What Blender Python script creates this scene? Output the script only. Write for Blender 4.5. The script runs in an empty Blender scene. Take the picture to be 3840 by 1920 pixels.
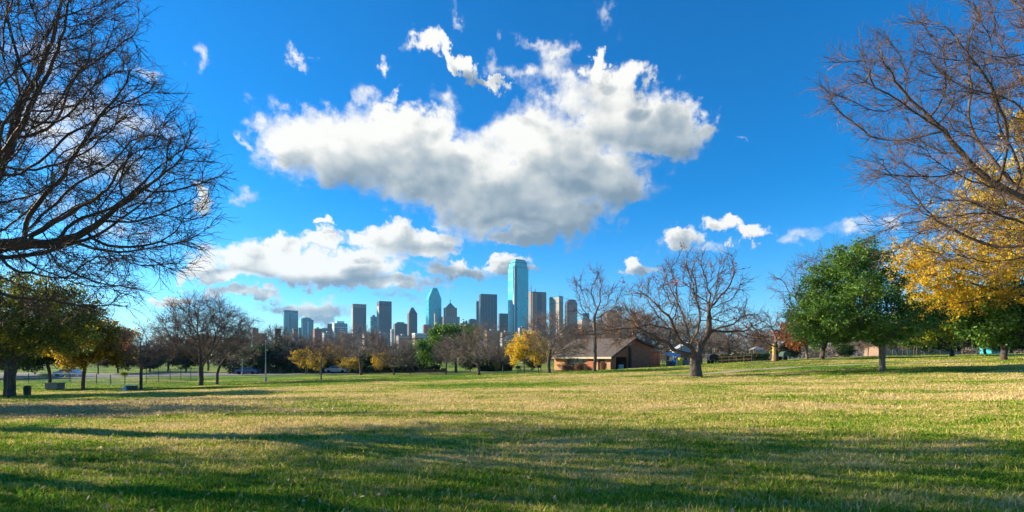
import bpy, math, random
import numpy as np
from mathutils import Vector
R = math.radians
scene = bpy.context.scene
COL = scene.collection
random.seed(7)
# ------------------------------------------------------------------ camera
EYE, HZ = 1.65, 358.0
cam_d = bpy.data.cameras.new('camera'); cam = bpy.data.objects.new('camera', cam_d); COL.objects.link(cam)
cam.location = (0, 0, EYE); cam.rotation_euler = (R(90), 0, 0)
cam_d.sensor_width = 36; cam_d.lens = 18; cam_d.shift_y = (HZ-256)/1024.0
cam_d.clip_start = .1; cam_d.clip_end = 30000
scene.camera = cam
def PX(px, Y): return (px-512)/512.0*Y
def PZ(py, Y): return EYE+(HZ-py)/512.0*Y
# ------------------------------------------------------------------ light
SUN_EL, SUN_AZ = 22.0, 15.0          # azimuth: degrees ahead of due left
sd = Vector((-math.cos(R(SUN_AZ))*math.cos(R(SUN_EL)), math.sin(R(SUN_AZ))*math.cos(R(SUN_EL)), math.sin(R(SUN_EL))))
sl = bpy.data.lights.new('sun', 'SUN'); sun = bpy.data.objects.new('sun', sl); COL.objects.link(sun)
sl.energy = 5.0; sl.angle = R(.5); sl.color = (1, .84, .60)
sun.rotation_euler = sd.to_track_quat('Z', 'Y').to_euler(); sun.location = (-50, 10, 40)
scene.view_settings.view_transform = 'Standard'; scene.view_settings.look = 'None'
scene.view_settings.exposure = 1.33; scene.view_settings.gamma = 1

world = bpy.data.worlds.new('World'); scene.world = world; world.use_nodes = True
# ---- node helpers
class NT:
    def __init__(s, tree): s.t = tree; s.n = tree.nodes; s.l = tree.links
    def node(s, typ, ins=None, **props):
        n = s.n.new(typ)
        for k, v in props.items(): setattr(n, k, v)
        for k, v in (ins or {}).items():
            if hasattr(v, 'is_linked') or isinstance(v, bpy.types.NodeSocket): s.l.new(v, n.inputs[k])
            else: n.inputs[k].default_value = v
        return n
    def math(s, op, a, b=0.0, c=None, clamp=False):
        ins = {0: a, 1: b}
        if c is not None: ins[2] = c
        n = s.node('ShaderNodeMath', ins, operation=op); n.use_clamp = clamp
        return n.outputs[0]
    def vmath(s, op, a, b=(0, 0, 0), out=0):
        return s.node('ShaderNodeVectorMath', {0: a, 1: b}, operation=op).outputs[out]
    def noise(s, vec, scale, detail=2.0, rough=.5, dist=0.0, lac=2.0):
        return s.node('ShaderNodeTexNoise', {'Vector': vec, 'Scale': scale, 'Detail': detail, 'Roughness': rough, 'Distortion': dist, 'Lacunarity': lac}).outputs[0]
    def mix(s, f, a, b):
        n = s.n.new('ShaderNodeMix'); n.data_type = 'RGBA'
        for i, v in ((0, f), (6, a), (7, b)):
            if isinstance(v, bpy.types.NodeSocket): s.l.new(v, n.inputs[i])
            else: n.inputs[i].default_value = v if i == 0 else (*v[:3], 1)
        return n.outputs[2]
    def mr(s, v, a, b, c=0.0, d=1.0, smooth=False):
        n = s.node('ShaderNodeMapRange', {0: v, 1: a, 2: b, 3: c, 4: d})
        if smooth: n.interpolation_type = 'SMOOTHSTEP'
        return n.outputs[0]
    def ramp(s, f, stops):
        n = s.n.new('ShaderNodeValToRGB'); s.l.new(f, n.inputs[0]); e = n.color_ramp.elements
        while len(e) < len(stops): e.new(.5)
        for q, (p, c) in zip(e, stops): q.position = p; q.color = (*c, 1)
        return n.outputs[0]

# ---- clouds: a field over azimuth / elevation of the sky, used several times to shade towards the sun
def azel(px, py):
    d = Vector(((px-512)/512, 1, (HZ-py)/512)).normalized()
    return math.atan2(d.x, d.y), math.asin(d.z)
# (px, py, rx, ry, tilt deg, weight)
SOLID = [(300,152,44,26,-6),(335,148,78,42,4),(400,150,84,44,-6),(415,128,64,26,0),(450,176,98,58,-14),(505,198,98,42,-10),(560,160,95,48,-12),(540,215,70,24,0),(615,115,80,34,-10),(672,124,46,30,-22),
  (605,180,50,27,-14),(628,88,24,20,-32),(592,56,9,20,4),(588,80,16,12,0),(430,47,18,12,-20),(462,60,34,10,-26),(497,74,20,8,-26),
  (524,238,34,11,0),(250,262,50,20,-6),(285,250,30,12,0),(330,244,34,12,0),(335,268,80,17,0),(390,246,34,16,-4),(430,250,30,16,-4),(350,282,110,10,0),(460,272,44,10,-4),(508,265,24,8,0),(205,272,22,12,0),
  (672,244,27,12,0),(730,233,22,11,-4),(755,243,26,10,0),(640,268,17,7,0),(195,206,20,13,-20),(328,227,12,5,0),(238,296,48,9,0),(305,309,66,8,0),(165,307,26,6,0)]
WISP = [(805,242,34,12,0),(855,236,36,13,0),(520,72,34,18,-20),(552,72,30,24,0),(268,117,28,19,10),(240,134,12,11,0),(200,64,20,16,-25),(291,66,11,7,0),(300,57,6,5,0),(362,92,19,13,0),(392,93,10,8,30),(440,96,28,15,0),(600,16,22,17,-40),
  (466,20,18,13,-20),(535,36,34,12,-20),(558,50,28,18,0),(240,198,15,11,0),(230,298,50,14,0),(312,306,70,13,0),(170,306,36,9,0),(410,47,24,8,20),(375,67,10,8,40),(560,235,40,12,0),
  (605,228,24,10,0),(742,133,12,5,-20),(150,80,17,12,0),(85,140,110,80,0),(60,60,60,50,0),(655,165,40,14,0),(700,255,60,9,0),(120,235,60,25,0),(400,300,50,8,0),(545,268,18,9,0),(255,312,60,8,0)]
w = NT(world.node_tree); w.n.clear()
def after(nt, vec, prev):           # the same vector, evaluated only once prev is known (keeps the shader's stack small)
    return nt.node('ShaderNodeVectorMath', {0: prev, 1: (1e-9, 1e-9, 0), 2: vec}, operation='MULTIPLY_ADD').outputs[0]
def blob_chain(nt, vec0, lst, start=None):
    cur = None; prev = start; vec = vec0
    for i, (px, py, rx, ry, rot) in enumerate(lst):
        a, e = azel(px, py)
        ra = abs(azel(px+rx, py)[0]-azel(px-rx, py)[0])/2; re = abs(azel(px, py+ry)[1]-azel(px, py-ry)[1])/2
        if prev is not None and i % 4 == 0: vec = after(nt, vec0, prev)
        if abs(rot) < 1:
            m = nt.node('ShaderNodeVectorMath', {0: vec, 1: (1/ra, 1/re, 0), 2: (-a/ra, -e/re, 0)}, operation='MULTIPLY_ADD').outputs[0]
            ln = nt.vmath('DOT_PRODUCT', m, m, out=1)
        else:
            c, s = math.cos(R(rot)), math.sin(R(rot))
            u = nt.vmath('DOT_PRODUCT', vec, (c/ra, s/ra, -(a*c+e*s)/ra), out=1); v = nt.vmath('DOT_PRODUCT', vec, (-s/re, c/re, (a*s-e*c)/re), out=1)
            ln = nt.math('MULTIPLY_ADD', u, u, nt.math('MULTIPLY', v, v))
        cur = ln if cur is None else nt.node('ShaderNodeMath', {0: cur, 1: ln, 2: .16}, operation='SMOOTH_MIN').outputs[0]
        prev = cur
    return nt.math('SQRT', nt.math('MAXIMUM', cur, 0.0))
def noise2(nt, vec, scale, detail, rough, out=0):
    return nt.node('ShaderNodeTexNoise', {'Vector': vec, 'Scale': scale, 'Detail': detail, 'Roughness': rough}, noise_dimensions='2D').outputs[out]
def cloud_group(name, fine):
    g = bpy.data.node_groups.new(name, 'ShaderNodeTree')
    g.interface.new_socket('Vector', in_out='INPUT', socket_type='NodeSocketVector')
    g.interface.new_socket('Density', in_out='OUTPUT', socket_type='NodeSocketFloat')
    gn = NT(g); gi = gn.n.new('NodeGroupInput'); go = gn.n.new('NodeGroupOutput'); vec = gi.outputs[0]
    c1 = gn.vmath('MULTIPLY', gn.vmath('SUBTRACT', noise2(gn, vec, 5.0, 2.0, .5, 1), (.5, .5, .5)), (.10, .07, 0))
    v1 = gn.vmath('ADD', vec, c1)
    if fine: c2 = gn.vmath('MULTIPLY', gn.vmath('SUBTRACT', noise2(gn, vec, 24.0, 4.0, .62, 1), (.5, .5, .5)), (.085, .06, 0)); v1 = gn.vmath('ADD', v1, c2)
    wv = gn.vmath('ADD', gn.vmath('MULTIPLY', v1, (1, 1, 0)), (0, 0, 1))
    solid = gn.math('MULTIPLY', gn.math('SUBTRACT', 1.14, blob_chain(gn, wv, SOLID)), 1.7)
    wisp = gn.math('SUBTRACT', gn.math('MULTIPLY', gn.math('SUBTRACT', 1.0, blob_chain(gn, wv, WISP, solid)), .6), .09)
    field = gn.math('MAXIMUM', gn.math('MINIMUM', solid, 1.1), wisp)
    n1 = noise2(gn, gn.vmath('MULTIPLY', vec, (1, 1.5, 1)), 10.0, 7.0 if fine else 2.0, .6)
    n2 = gn.node('ShaderNodeTexVoronoi', {'Vector': v1, 'Scale': 24.0}, feature='F1', voronoi_dimensions='2D').outputs[0]
    nn = gn.math('ADD', gn.math('MULTIPLY', gn.math('SUBTRACT', n1, .5), 1.5), gn.math('MULTIPLY', gn.math('SUBTRACT', .42, n2), .35))
    gn.l.new(gn.math('ADD', field, nn), go.inputs[0]); return g
g_fine = cloud_group('cloud_field', True); g_soft = cloud_group('cloud_field_soft', False)

tc = w.node('ShaderNodeTexCoord').outputs['Generated']
sep = w.node('ShaderNodeSeparateXYZ', {0: tc})
az = w.math('ARCTAN2', sep.outputs[0], sep.outputs[1]); el = w.math('ARCSINE', sep.outputs[2])
ae = w.node('ShaderNodeCombineXYZ', {0: az, 1: el, 2: 0.0}).outputs[0]
def cf(off, prev=None, g=None):
    n = w.n.new('ShaderNodeGroup'); n.node_tree = g or g_fine; v = ae if prev is None else after(w, ae, prev)
    w.l.new(w.vmath('ADD', v, off), n.inputs[0]); return n.outputs[0]
d0 = cf((0, 0, 0)); d1 = cf((-.014, .018, 0), d0); e0 = cf((.012, -.02, 0), d1, g_soft); d2 = cf((-.075, .065, 0), e0, g_soft)
alpha = w.mr(d0, .0, .78, 0, 1, True)
thick = w.mr(d0, .25, 1.1, 0, 1, True)
rel = w.math('ADD', w.math('MULTIPLY', w.math('SUBTRACT', d0, d1), .36), w.math('MULTIPLY', w.math('SUBTRACT', e0, d2), .42))
low = noise2(w, w.vmath('MULTIPLY', ae, (1, 2.0, 1)), 6.0, 3.0, .5)
lit = w.math('SUBTRACT', w.math('ADD', w.math('ADD', .82, rel), w.math('MULTIPLY', w.math('SUBTRACT', low, .5), .7)), w.math('MULTIPLY', thick, .44), clamp=True)
ccol = w.ramp(lit, [(0.0, (.24, .33, .41)), (.3, (.40, .48, .54)), (.58, (.62, .67, .68)), (.82, (.90, .90, .86)), (1.0, (1.05, 1.04, .99))])
sky = w.node('ShaderNodeTexSky', sky_type='NISHITA', sun_disc=False)
sky.sun_elevation = R(SUN_EL); sky.sun_rotation = R(-90+SUN_AZ); sky.altitude = 100; sky.air_density = 1.0; sky.dust_density = .15; sky.ozone_density = 3.0
hs = w.node('ShaderNodeHueSaturation', {'Saturation': 1.5, 'Value': 1.0, 'Color': sky.outputs[0]}).outputs[0]
SKY = w.mix(w.mr(el, .02, .30), w.vmath('MULTIPLY', hs, (.62, .92, 1.22)), w.vmath('MULTIPLY', hs, (.42, .95, 1.07)))
bg1 = w.node('ShaderNodeBackground', {'Color': SKY, 'Strength': .078}).outputs[0]
bg2 = w.node('ShaderNodeBackground', {'Color': ccol, 'Strength': .385}).outputs[0]
above = w.mr(el, .0, .03, 0, 1)
mx = w.node('ShaderNodeMixShader', {0: w.math('MULTIPLY', alpha, above), 1: bg1, 2: bg2}).outputs[0]
w.l.new(mx, w.node('ShaderNodeOutputWorld').inputs[0])
world.cycles.sampling_method = 'MANUAL'; world.cycles.sample_map_resolution = 512

# ------------------------------------------------------------------ materials
def mat(name, build=None, color=None, rough=.85, metal=0.0, spec=.3):
    m = bpy.data.materials.new(name); m.use_nodes = True; nt = NT(m.node_tree); nt.n.clear()
    out = nt.node('ShaderNodeOutputMaterial')
    if build: res = build(nt)
    else: res = nt.node('ShaderNodeBsdfPrincipled', {'Base Color': (*color, 1), 'Roughness': rough, 'Metallic': metal, 'Specular IOR Level': spec}).outputs[0]
    nt.l.new(res, out.inputs[0]); return m
def pbsdf(nt, col, rough=.85, metal=0.0, spec=.3, normal=None):
    ins = {'Base Color': col if isinstance(col, bpy.types.NodeSocket) else (*col, 1), 'Roughness': rough, 'Metallic': metal, 'Specular IOR Level': spec}
    if normal is not None: ins['Normal'] = normal
    return nt.node('ShaderNodeBsdfPrincipled', ins).outputs[0]
def objco(nt): return nt.node('ShaderNodeTexCoord').outputs['Object']
def mottled(name, c1, c2, scale=2.0, rough=.85, metal=0.0, bump=0.0, spec=.3, stretch=(1, 1, 1)):
    def b(nt):
        v = nt.vmath('MULTIPLY', objco(nt), stretch)
        n = nt.noise(v, scale, 5.0, .6)
        c = nt.mix(nt.mr(n, .35, .65), c1, c2); nrm = None
        if bump: nrm = nt.node('ShaderNodeBump', {'Strength': bump, 'Height': n, 'Distance': .05}).outputs[0]
        return pbsdf(nt, c, rough, metal, spec, nrm)
    return mat(name, b)
def leafmat(name, cols, transl=.35, clump=.6):
    def b(nt):
        r = nt.node('ShaderNodeNewGeometry').outputs['Random Per Island']
        n = nt.noise(objco(nt), clump, 3.0, .6)
        f = nt.math('ADD', nt.math('MULTIPLY', r, .5), nt.mr(n, .3, .7, 0, .55))
        c = nt.ramp(f, [(i/(len(cols)-1), k) for i, k in enumerate(cols)])
        a = nt.node('ShaderNodeBsdfPrincipled', {'Base Color': c, 'Roughness': .55, 'Specular IOR Level': .35}).outputs[0]
        t = nt.node('ShaderNodeBsdfTranslucent', {'Color': c}).outputs[0]
        return nt.node('ShaderNodeMixShader', {0: transl, 1: a, 2: t}).outputs[0]
    return mat(name, b)
bark_dark = mottled('bark_dark', (.045, .035, .03), (.11, .085, .07), 3.0, .9, bump=.6, stretch=(3, 3, .7))
bark_mid = mottled('bark_mid', (.06, .048, .038), (.15, .12, .095), 3.0, .9, bump=.7, stretch=(3, 3, .7))
bark_grey = mottled('bark_grey', (.09, .075, .06), (.22, .18, .15), 3.0, .9, bump=.7, stretch=(3, 3, .7))
twig_red = mottled('twig_red', (.08, .05, .04), (.20, .11, .08), 1.2, .8)
twig_dark = mottled('twig_dark', (.05, .034, .028), (.13, .075, .055), 1.2, .8)
twig_brown = mottled('twig_brown', (.07, .05, .04), (.19, .12, .085), 1.2, .85)
twig_grey = mottled('twig_grey', (.12, .09, .075), (.26, .20, .16), .6, .85)
leaf_green = leafmat('leaf_green', [(.015, .05, .008), (.045, .12, .014), (.11, .23, .02), (.24, .33, .035)])
leaf_dark = leafmat('leaf_dark', [(.012, .03, .01), (.025, .055, .014), (.045, .08, .018)])
leaf_yellow = leafmat('leaf_yellow', [(.12, .17, .02), (.48, .38, .025), (.82, .55, .03), (.86, .43, .03)], .5, .9)
leaf_mixed = leafmat('leaf_mixed', [(.014, .035, .008), (.035, .08, .012), (.12, .18, .02), (.40, .36, .03), (.75, .5, .03)], .5)
leaf_gold = leafmat('leaf_gold', [(.03, .05, .01), (.14, .12, .012), (.55, .36, .02), (.8, .5, .03)], .5)
leaf_lime = leafmat('leaf_lime', [(.07, .16, .015), (.17, .28, .02), (.38, .40, .03), (.7, .55, .04)], .45)
leaf_rust = leafmat('leaf_rust', [(.12, .04, .02), (.3, .09, .025), (.42, .18, .04)], .35)
leaf_dry = leafmat('leaf_dry', [(.14, .07, .04), (.32, .16, .09), (.46, .27, .16)], .25)
# ------------------------------------------------------------------ mesh helpers
def mesh_np(name, V, F, m, smooth=False):
    me = bpy.data.meshes.new(name); V = np.asarray(V, np.float32); F = np.asarray(F, np.int32)
    k = F.shape[1]
    me.vertices.add(len(V)); me.vertices.foreach_set('co', V.ravel())
    me.loops.add(F.size); me.loops.foreach_set('vertex_index', F.ravel())
    me.polygons.add(len(F)); me.polygons.foreach_set('loop_start', np.arange(0, F.size, k, dtype=np.int32))
    me.polygons.foreach_set('use_smooth', np.full(len(F), smooth)); me.update(calc_edges=True)
    me.materials.append(m); return me
def link(name, me, parent=None):
    o = bpy.data.objects.new(name, me); COL.objects.link(o)
    if parent is not None: o.parent = parent
    return o
def tag(o, label=None, cat=None, group=None, kind=None):
    if label: o['label'] = label
    if cat: o['category'] = cat
    if group: o['group'] = group
    if kind: o['kind'] = kind
    return o
def thing(name, label, cat, loc=(0, 0, 0), rz=0.0, group=None):
    o = bpy.data.objects.new(name, None); COL.objects.link(o); o.location = loc; o.rotation_euler = (0, 0, rz)
    o.empty_display_size = .1
    return tag(o, label, cat, group)
def copy_tree(o, parent=None):
    c = o.copy(); COL.objects.link(c)
    if parent is not None: c.parent = parent
    for ch in [x for x in COL.objects if x.parent == o]: copy_tree(ch, c)
    return c
class MB:
    """collects polygons; build() makes one mesh object"""
    def __init__(s): s.v = []; s.f = []
    def add(s, vs, fs):
        b = len(s.v); s.v += [tuple(p) for p in vs]; s.f += [tuple(b+i for i in f) for f in fs]; return s
    def prism(s, pts, z0, z1):
        """pts: ccw footprint; z may be per-point lists"""
        n = len(pts); z0 = z0 if hasattr(z0, '__len__') else [z0]*n; z1 = z1 if hasattr(z1, '__len__') else [z1]*n
        vs = [(p[0], p[1], z) for p, z in zip(pts, z0)]+[(p[0], p[1], z) for p, z in zip(pts, z1)]
        fs = [tuple(range(n))[::-1], tuple(range(n, 2*n))]+[(i, (i+1) % n, n+(i+1) % n, n+i) for i in range(n)]
        return s.add(vs, fs)
    def box(s, x0, x1, y0, y1, z0, z1): return s.prism([(x0, y0), (x1, y0), (x1, y1), (x0, y1)], z0, z1)
    def cone(s, c, r0, r1, z0, z1, n=12, rot=0.0):
        a = [rot+2*math.pi*i/n for i in range(n)]
        vs = [(c[0]+r0*math.cos(t), c[1]+r0*math.sin(t), z0) for t in a]+[(c[0]+r1*math.cos(t), c[1]+r1*math.sin(t), z1) for t in a]
        fs = [tuple(range(n))[::-1], tuple(range(n, 2*n))]+[(i, (i+1) % n, n+(i+1) % n, n+i) for i in range(n)]
        return s.add(vs, fs)
    def tube(s, pts, r, n=6):
        rr = r if hasattr(r, '__len__') else [r]*len(pts); pts = [Vector(p) for p in pts]; vs = []; fs = []
        for i, p in enumerate(pts):
            d = (pts[min(i+1, len(pts)-1)]-pts[max(i-1, 0)]).normalized()
            a = d.cross(Vector((.31, .17, .93))).normalized() if abs(d.z) < .9 else d.cross(Vector((1, .1, 0))).normalized()
            b = d.cross(a)
            for k in range(n):
                t = 2*math.pi*k/n; vs.append(p+(a*math.cos(t)+b*math.sin(t))*rr[i])
        for i in range(len(pts)-1):
            for k in range(n): fs.append((i*n+k, i*n+(k+1) % n, (i+1)*n+(k+1) % n, (i+1)*n+k))
        fs.append(tuple(range(n))); fs.append(tuple(range((len(pts)-1)*n, len(pts)*n))[::-1])
        return s.add(vs, fs)
    def build(s, name, m, parent=None, bevel=0.0, smooth=False):
        me = bpy.data.meshes.new(name); me.from_pydata(s.v, [], s.f); me.materials.append(m)
        import bmesh
        bm = bmesh.new(); bm.from_mesh(me); bmesh.ops.recalc_face_normals(bm, faces=bm.faces)
        if bevel: bmesh.ops.bevel(bm, geom=bm.edges[:], offset=bevel, segments=2, affect='EDGES', profile=.5)
        bm.to_mesh(me); bm.free()
        if smooth:
            for p in me.polygons: p.use_smooth = True
        return link(name, me, parent)
# ------------------------------------------------------------------ terrain
CTRL = [(0, 5, 0), (-8, 6, 0), (8, 6, 0), (0, 12, 0), (-14, 14, -.1), (14, 14, .05), (0, 22, -.05), (-25, 24, -.5), (20, 24, .15), (35, 28, .5), (0, -12, 0), (-25, -8, 0), (25, -8, .2), (-60, 10, -.6), (60, 15, 1.2), (-45, 30, -1.0), (55, 40, 1.5)]
for px, py, Y in [(10, 397, 34), (141, 390, 44), (201, 386, 57), (217, 385, 62), (266, 382, 60), (321, 380, 60), (361, 375, 85), (394, 375, 85), (479, 376, 66), (549, 372.5, 62), (595, 371, 62), (696, 376.5, 44),
    (612, 370, 78), (660, 366, 88), (776, 361, 62), (882, 371, 40), (1003, 360.5, 46), (823, 359, 68), (950, 355, 90), (870, 356, 90), (735, 363, 80), (80, 384, 62), (60, 378, 88), (150, 377, 86), (-60, 385, 60)]:
    CTRL.append((PX(px, Y), Y, PZ(py, Y)))
for X in (-200, -100, -50): CTRL += [(X, 120, -1.6), (X, 180, -1.8), (X, 300, -2), (X, 400, -2)]
CTRL += [(0, 120, -1.2), (0, 200, -1.8), (0, 300, -2), (0, 400, -2), (60, 130, .6), (60, 200, 0.0), (60, 400, -1), (110, 90, 2.4), (130, 140, 2.3), (150, 200, 1.9), (200, 100, 2.4), (200, 300, 1), (200, 400, 0), (-200, 40, -1.5), (-200, 0, -1), (200, 0, 2), (-120, 75, -1.5), (120, 50, 2.2)]
C = np.array(CTRL, float); S = 40.0
def tps(a, b):
    d = np.sqrt(((a[:, None, :]-b[None, :, :])**2).sum(-1))/S
    return np.where(d > 1e-9, d*d*np.log(d+1e-12), 0)
n_ = len(C); K = tps(C[:, :2], C[:, :2])+np.eye(n_)*.02; Pm = np.c_[np.ones(n_), C[:, :2]/S]
A_ = np.block([[K, Pm], [Pm.T, np.zeros((3, 3))]]); sol = np.linalg.solve(A_, np.r_[C[:, 2], 0, 0, 0])
GX = np.arange(-220, 221, 2.0); GY = np.arange(-40, 401, 2.0)
gx, gy = np.meshgrid(GX, GY); Q = np.c_[gx.ravel(), gy.ravel()]
GZ = (tps(Q, C[:, :2])@sol[:n_]+sol[n_]+Q@sol[n_+1:]/S).reshape(gx.shape)
rng = np.random.default_rng(3)
def zat(X, Y):
    X = np.asarray(X, float); Y = np.asarray(Y, float)
    fx = np.clip((X-GX[0])/2, 0, len(GX)-1.001); fy = np.clip((Y-GY[0])/2, 0, len(GY)-1.001)
    i = fx.astype(int); j = fy.astype(int); a = fx-i; b = fy-j
    z = (GZ[j, i]*(1-a)+GZ[j, i+1]*a)*(1-b)+(GZ[j+1, i]*(1-a)+GZ[j+1, i+1]*a)*b
    far = np.clip((np.maximum(np.abs(X)*.8, Y)-350)/500, 0, 1); z = z*(1-far)-4*far
    bump = .035*np.sin(X*.9+1.3*np.sin(Y*.41))*np.sin(Y*.77+X*.13)+.03*np.sin(X*.31+2)*np.sin(Y*.53)
    return z+bump*(1-far)
def at(px, Y): X = PX(px, Y); return (X, Y, float(zat(X, Y)))
# grass colour shared by the turf sheet and the blades (own colour of the plants, by place on the lawn)
gg = bpy.data.node_groups.new('turf_colour', 'ShaderNodeTree')
gg.interface.new_socket('Straw', in_out='OUTPUT', socket_type='NodeSocketFloat')
q = NT(gg); go2 = q.n.new('NodeGroupOutput')
pos = q.node('ShaderNodeNewGeometry').outputs['Position']; ps = q.node('ShaderNodeSeparateXYZ', {0: pos})
nA = q.noise(q.vmath('MULTIPLY', pos, (.35, 1, 0)), .16, 4.0, .6, .6)
nB = q.noise(q.vmath('MULTIPLY', pos, (.6, 1, 0)), .8, 4.0, .65, .3)
nC = q.noise(q.vmath('MULTIPLY', pos, (1, 1, 0)), 3.5, 3.0, .6)
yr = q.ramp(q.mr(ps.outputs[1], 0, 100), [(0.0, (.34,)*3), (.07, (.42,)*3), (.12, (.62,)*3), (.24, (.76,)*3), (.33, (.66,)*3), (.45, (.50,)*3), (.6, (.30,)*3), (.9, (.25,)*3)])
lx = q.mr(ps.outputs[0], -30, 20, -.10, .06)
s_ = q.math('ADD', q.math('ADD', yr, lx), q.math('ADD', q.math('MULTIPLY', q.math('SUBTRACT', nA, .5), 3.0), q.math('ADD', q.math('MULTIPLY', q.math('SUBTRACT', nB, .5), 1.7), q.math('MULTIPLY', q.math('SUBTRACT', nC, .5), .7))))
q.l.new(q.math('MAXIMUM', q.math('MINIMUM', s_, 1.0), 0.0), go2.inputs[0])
def turf(nt, soil):
    gnode = nt.n.new('ShaderNodeGroup'); gnode.node_tree = gg
    posn = nt.node('ShaderNodeNewGeometry')
    f = gnode.outputs[0]
    if soil:
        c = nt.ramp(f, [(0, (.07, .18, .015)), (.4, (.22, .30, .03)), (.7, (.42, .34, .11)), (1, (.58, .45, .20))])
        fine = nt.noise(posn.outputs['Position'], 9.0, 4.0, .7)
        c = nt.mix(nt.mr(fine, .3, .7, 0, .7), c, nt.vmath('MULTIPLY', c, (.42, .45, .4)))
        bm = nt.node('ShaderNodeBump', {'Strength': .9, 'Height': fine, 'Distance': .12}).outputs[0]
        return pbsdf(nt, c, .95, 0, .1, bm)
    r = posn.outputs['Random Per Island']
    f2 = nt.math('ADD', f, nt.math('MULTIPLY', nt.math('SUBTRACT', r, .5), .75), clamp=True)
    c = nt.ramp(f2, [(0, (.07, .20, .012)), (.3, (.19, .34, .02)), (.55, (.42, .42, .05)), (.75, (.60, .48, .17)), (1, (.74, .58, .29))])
    r2 = nt.mr(nt.math('FRACT', nt.math('MULTIPLY', r, 37.7)), 0, 1, .65, 1.25)
    c = nt.vmath('SCALE', c); c.node.inputs['Scale'].default_value = 1; nt.l.new(r2, c.node.inputs['Scale'])
    a = nt.node('ShaderNodeBsdfPrincipled', {'Base Color': c, 'Roughness': .6, 'Specular IOR Level': .2}).outputs[0]
    t = nt.node('ShaderNodeBsdfTranslucent', {'Color': c}).outputs[0]
    return nt.node('ShaderNodeMixShader', {0: .35, 1: a, 2: t}).outputs[0]
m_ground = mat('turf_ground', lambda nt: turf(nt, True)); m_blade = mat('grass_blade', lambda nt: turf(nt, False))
ax = np.unique(np.r_[-9000, -5000, -3000, -1800, -1200, -800, -500, -350, np.arange(-220, 221, 2.0), 350, 500, 800, 1200, 1800, 3000, 5000, 9000])
ay = np.unique(np.r_[-2000, -600, -200, -80, np.arange(-40, 200, 2.0), np.arange(200, 401, 10.0), 450, 520, 600, 700, 850, 1100, 1500, 2200, 3500, 5500, 9000])
tx, ty = np.meshgrid(ax, ay); tz = zat(tx, ty); nx = len(ax)
idx = np.arange(tx.size).reshape(tx.shape)
TF = np.stack([idx[:-1, :-1], idx[:-1, 1:], idx[1:, 1:], idx[1:, :-1]], -1).reshape(-1, 4)
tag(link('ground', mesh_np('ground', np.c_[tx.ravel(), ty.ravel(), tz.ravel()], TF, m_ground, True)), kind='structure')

# ---- grass blades: one counted-by-nobody mesh, thinning with distance
def blades(name, n, y0, y1, hscale, wscale, seed, label, pxr=(-170, 1194)):
    rg = np.random.default_rng(seed)
    Y = y0*(y1/y0)**rg.random(n); px = rg.uniform(*pxr, n); X = (px-512)/512*Y
    # tufts
    X = X+rg.normal(0, .02, n); base = zat(X, Y)
    patch = .5+.5*np.sin(X*.7+2*np.sin(Y*.5))*np.sin(Y*.9+1.7*np.sin(X*.35))
    h = (.028+.035*rg.random(n)**1.5+.03*patch*rg.random(n))*hscale*np.clip(.72+Y*.03, .75, 1.8)
    wd = (.0035+Y*.00055)*wscale*rg.uniform(.7, 1.4, n)
    th = rg.uniform(0, 2*np.pi, n); ln = rg.uniform(.1, 1.1, n)*h; la = rg.uniform(0, 2*np.pi, n)
    dx, dy = np.cos(th)*wd, np.sin(th)*wd; lx_, ly_ = np.cos(la)*ln, np.sin(la)*ln
    z0 = base-.01
    V = np.empty((n, 5, 3), np.float32)
    V[:, 0] = np.c_[X-dx, Y-dy, z0]; V[:, 1] = np.c_[X+dx, Y+dy, z0]
    V[:, 2] = np.c_[X+dx*.8+lx_*.35, Y+dy*.8+ly_*.35, base+h*.6]; V[:, 3] = np.c_[X-dx*.8+lx_*.35, Y-dy*.8+ly_*.35, base+h*.6]
    V[:, 4] = np.c_[X+lx_, Y+ly_, base+h]
    b = np.arange(n)[:, None]*5
    F = np.stack([b+[0, 1, 2], b+[0, 2, 3], b+[3, 2, 4]], 1).reshape(-1, 3)
    return tag(link(name, mesh_np(name, V.reshape(-1, 3), F, m_blade)), label, 'grass', kind='stuff')
blades('grass', 620000, 4.6, 16, .72, .8, 11, 'short mixed green and straw grass of the near lawn')
blades('grass', 420000, 15, 75, .62, .8, 12, 'sunlit grass of the farther lawn towards the trees')

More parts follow.
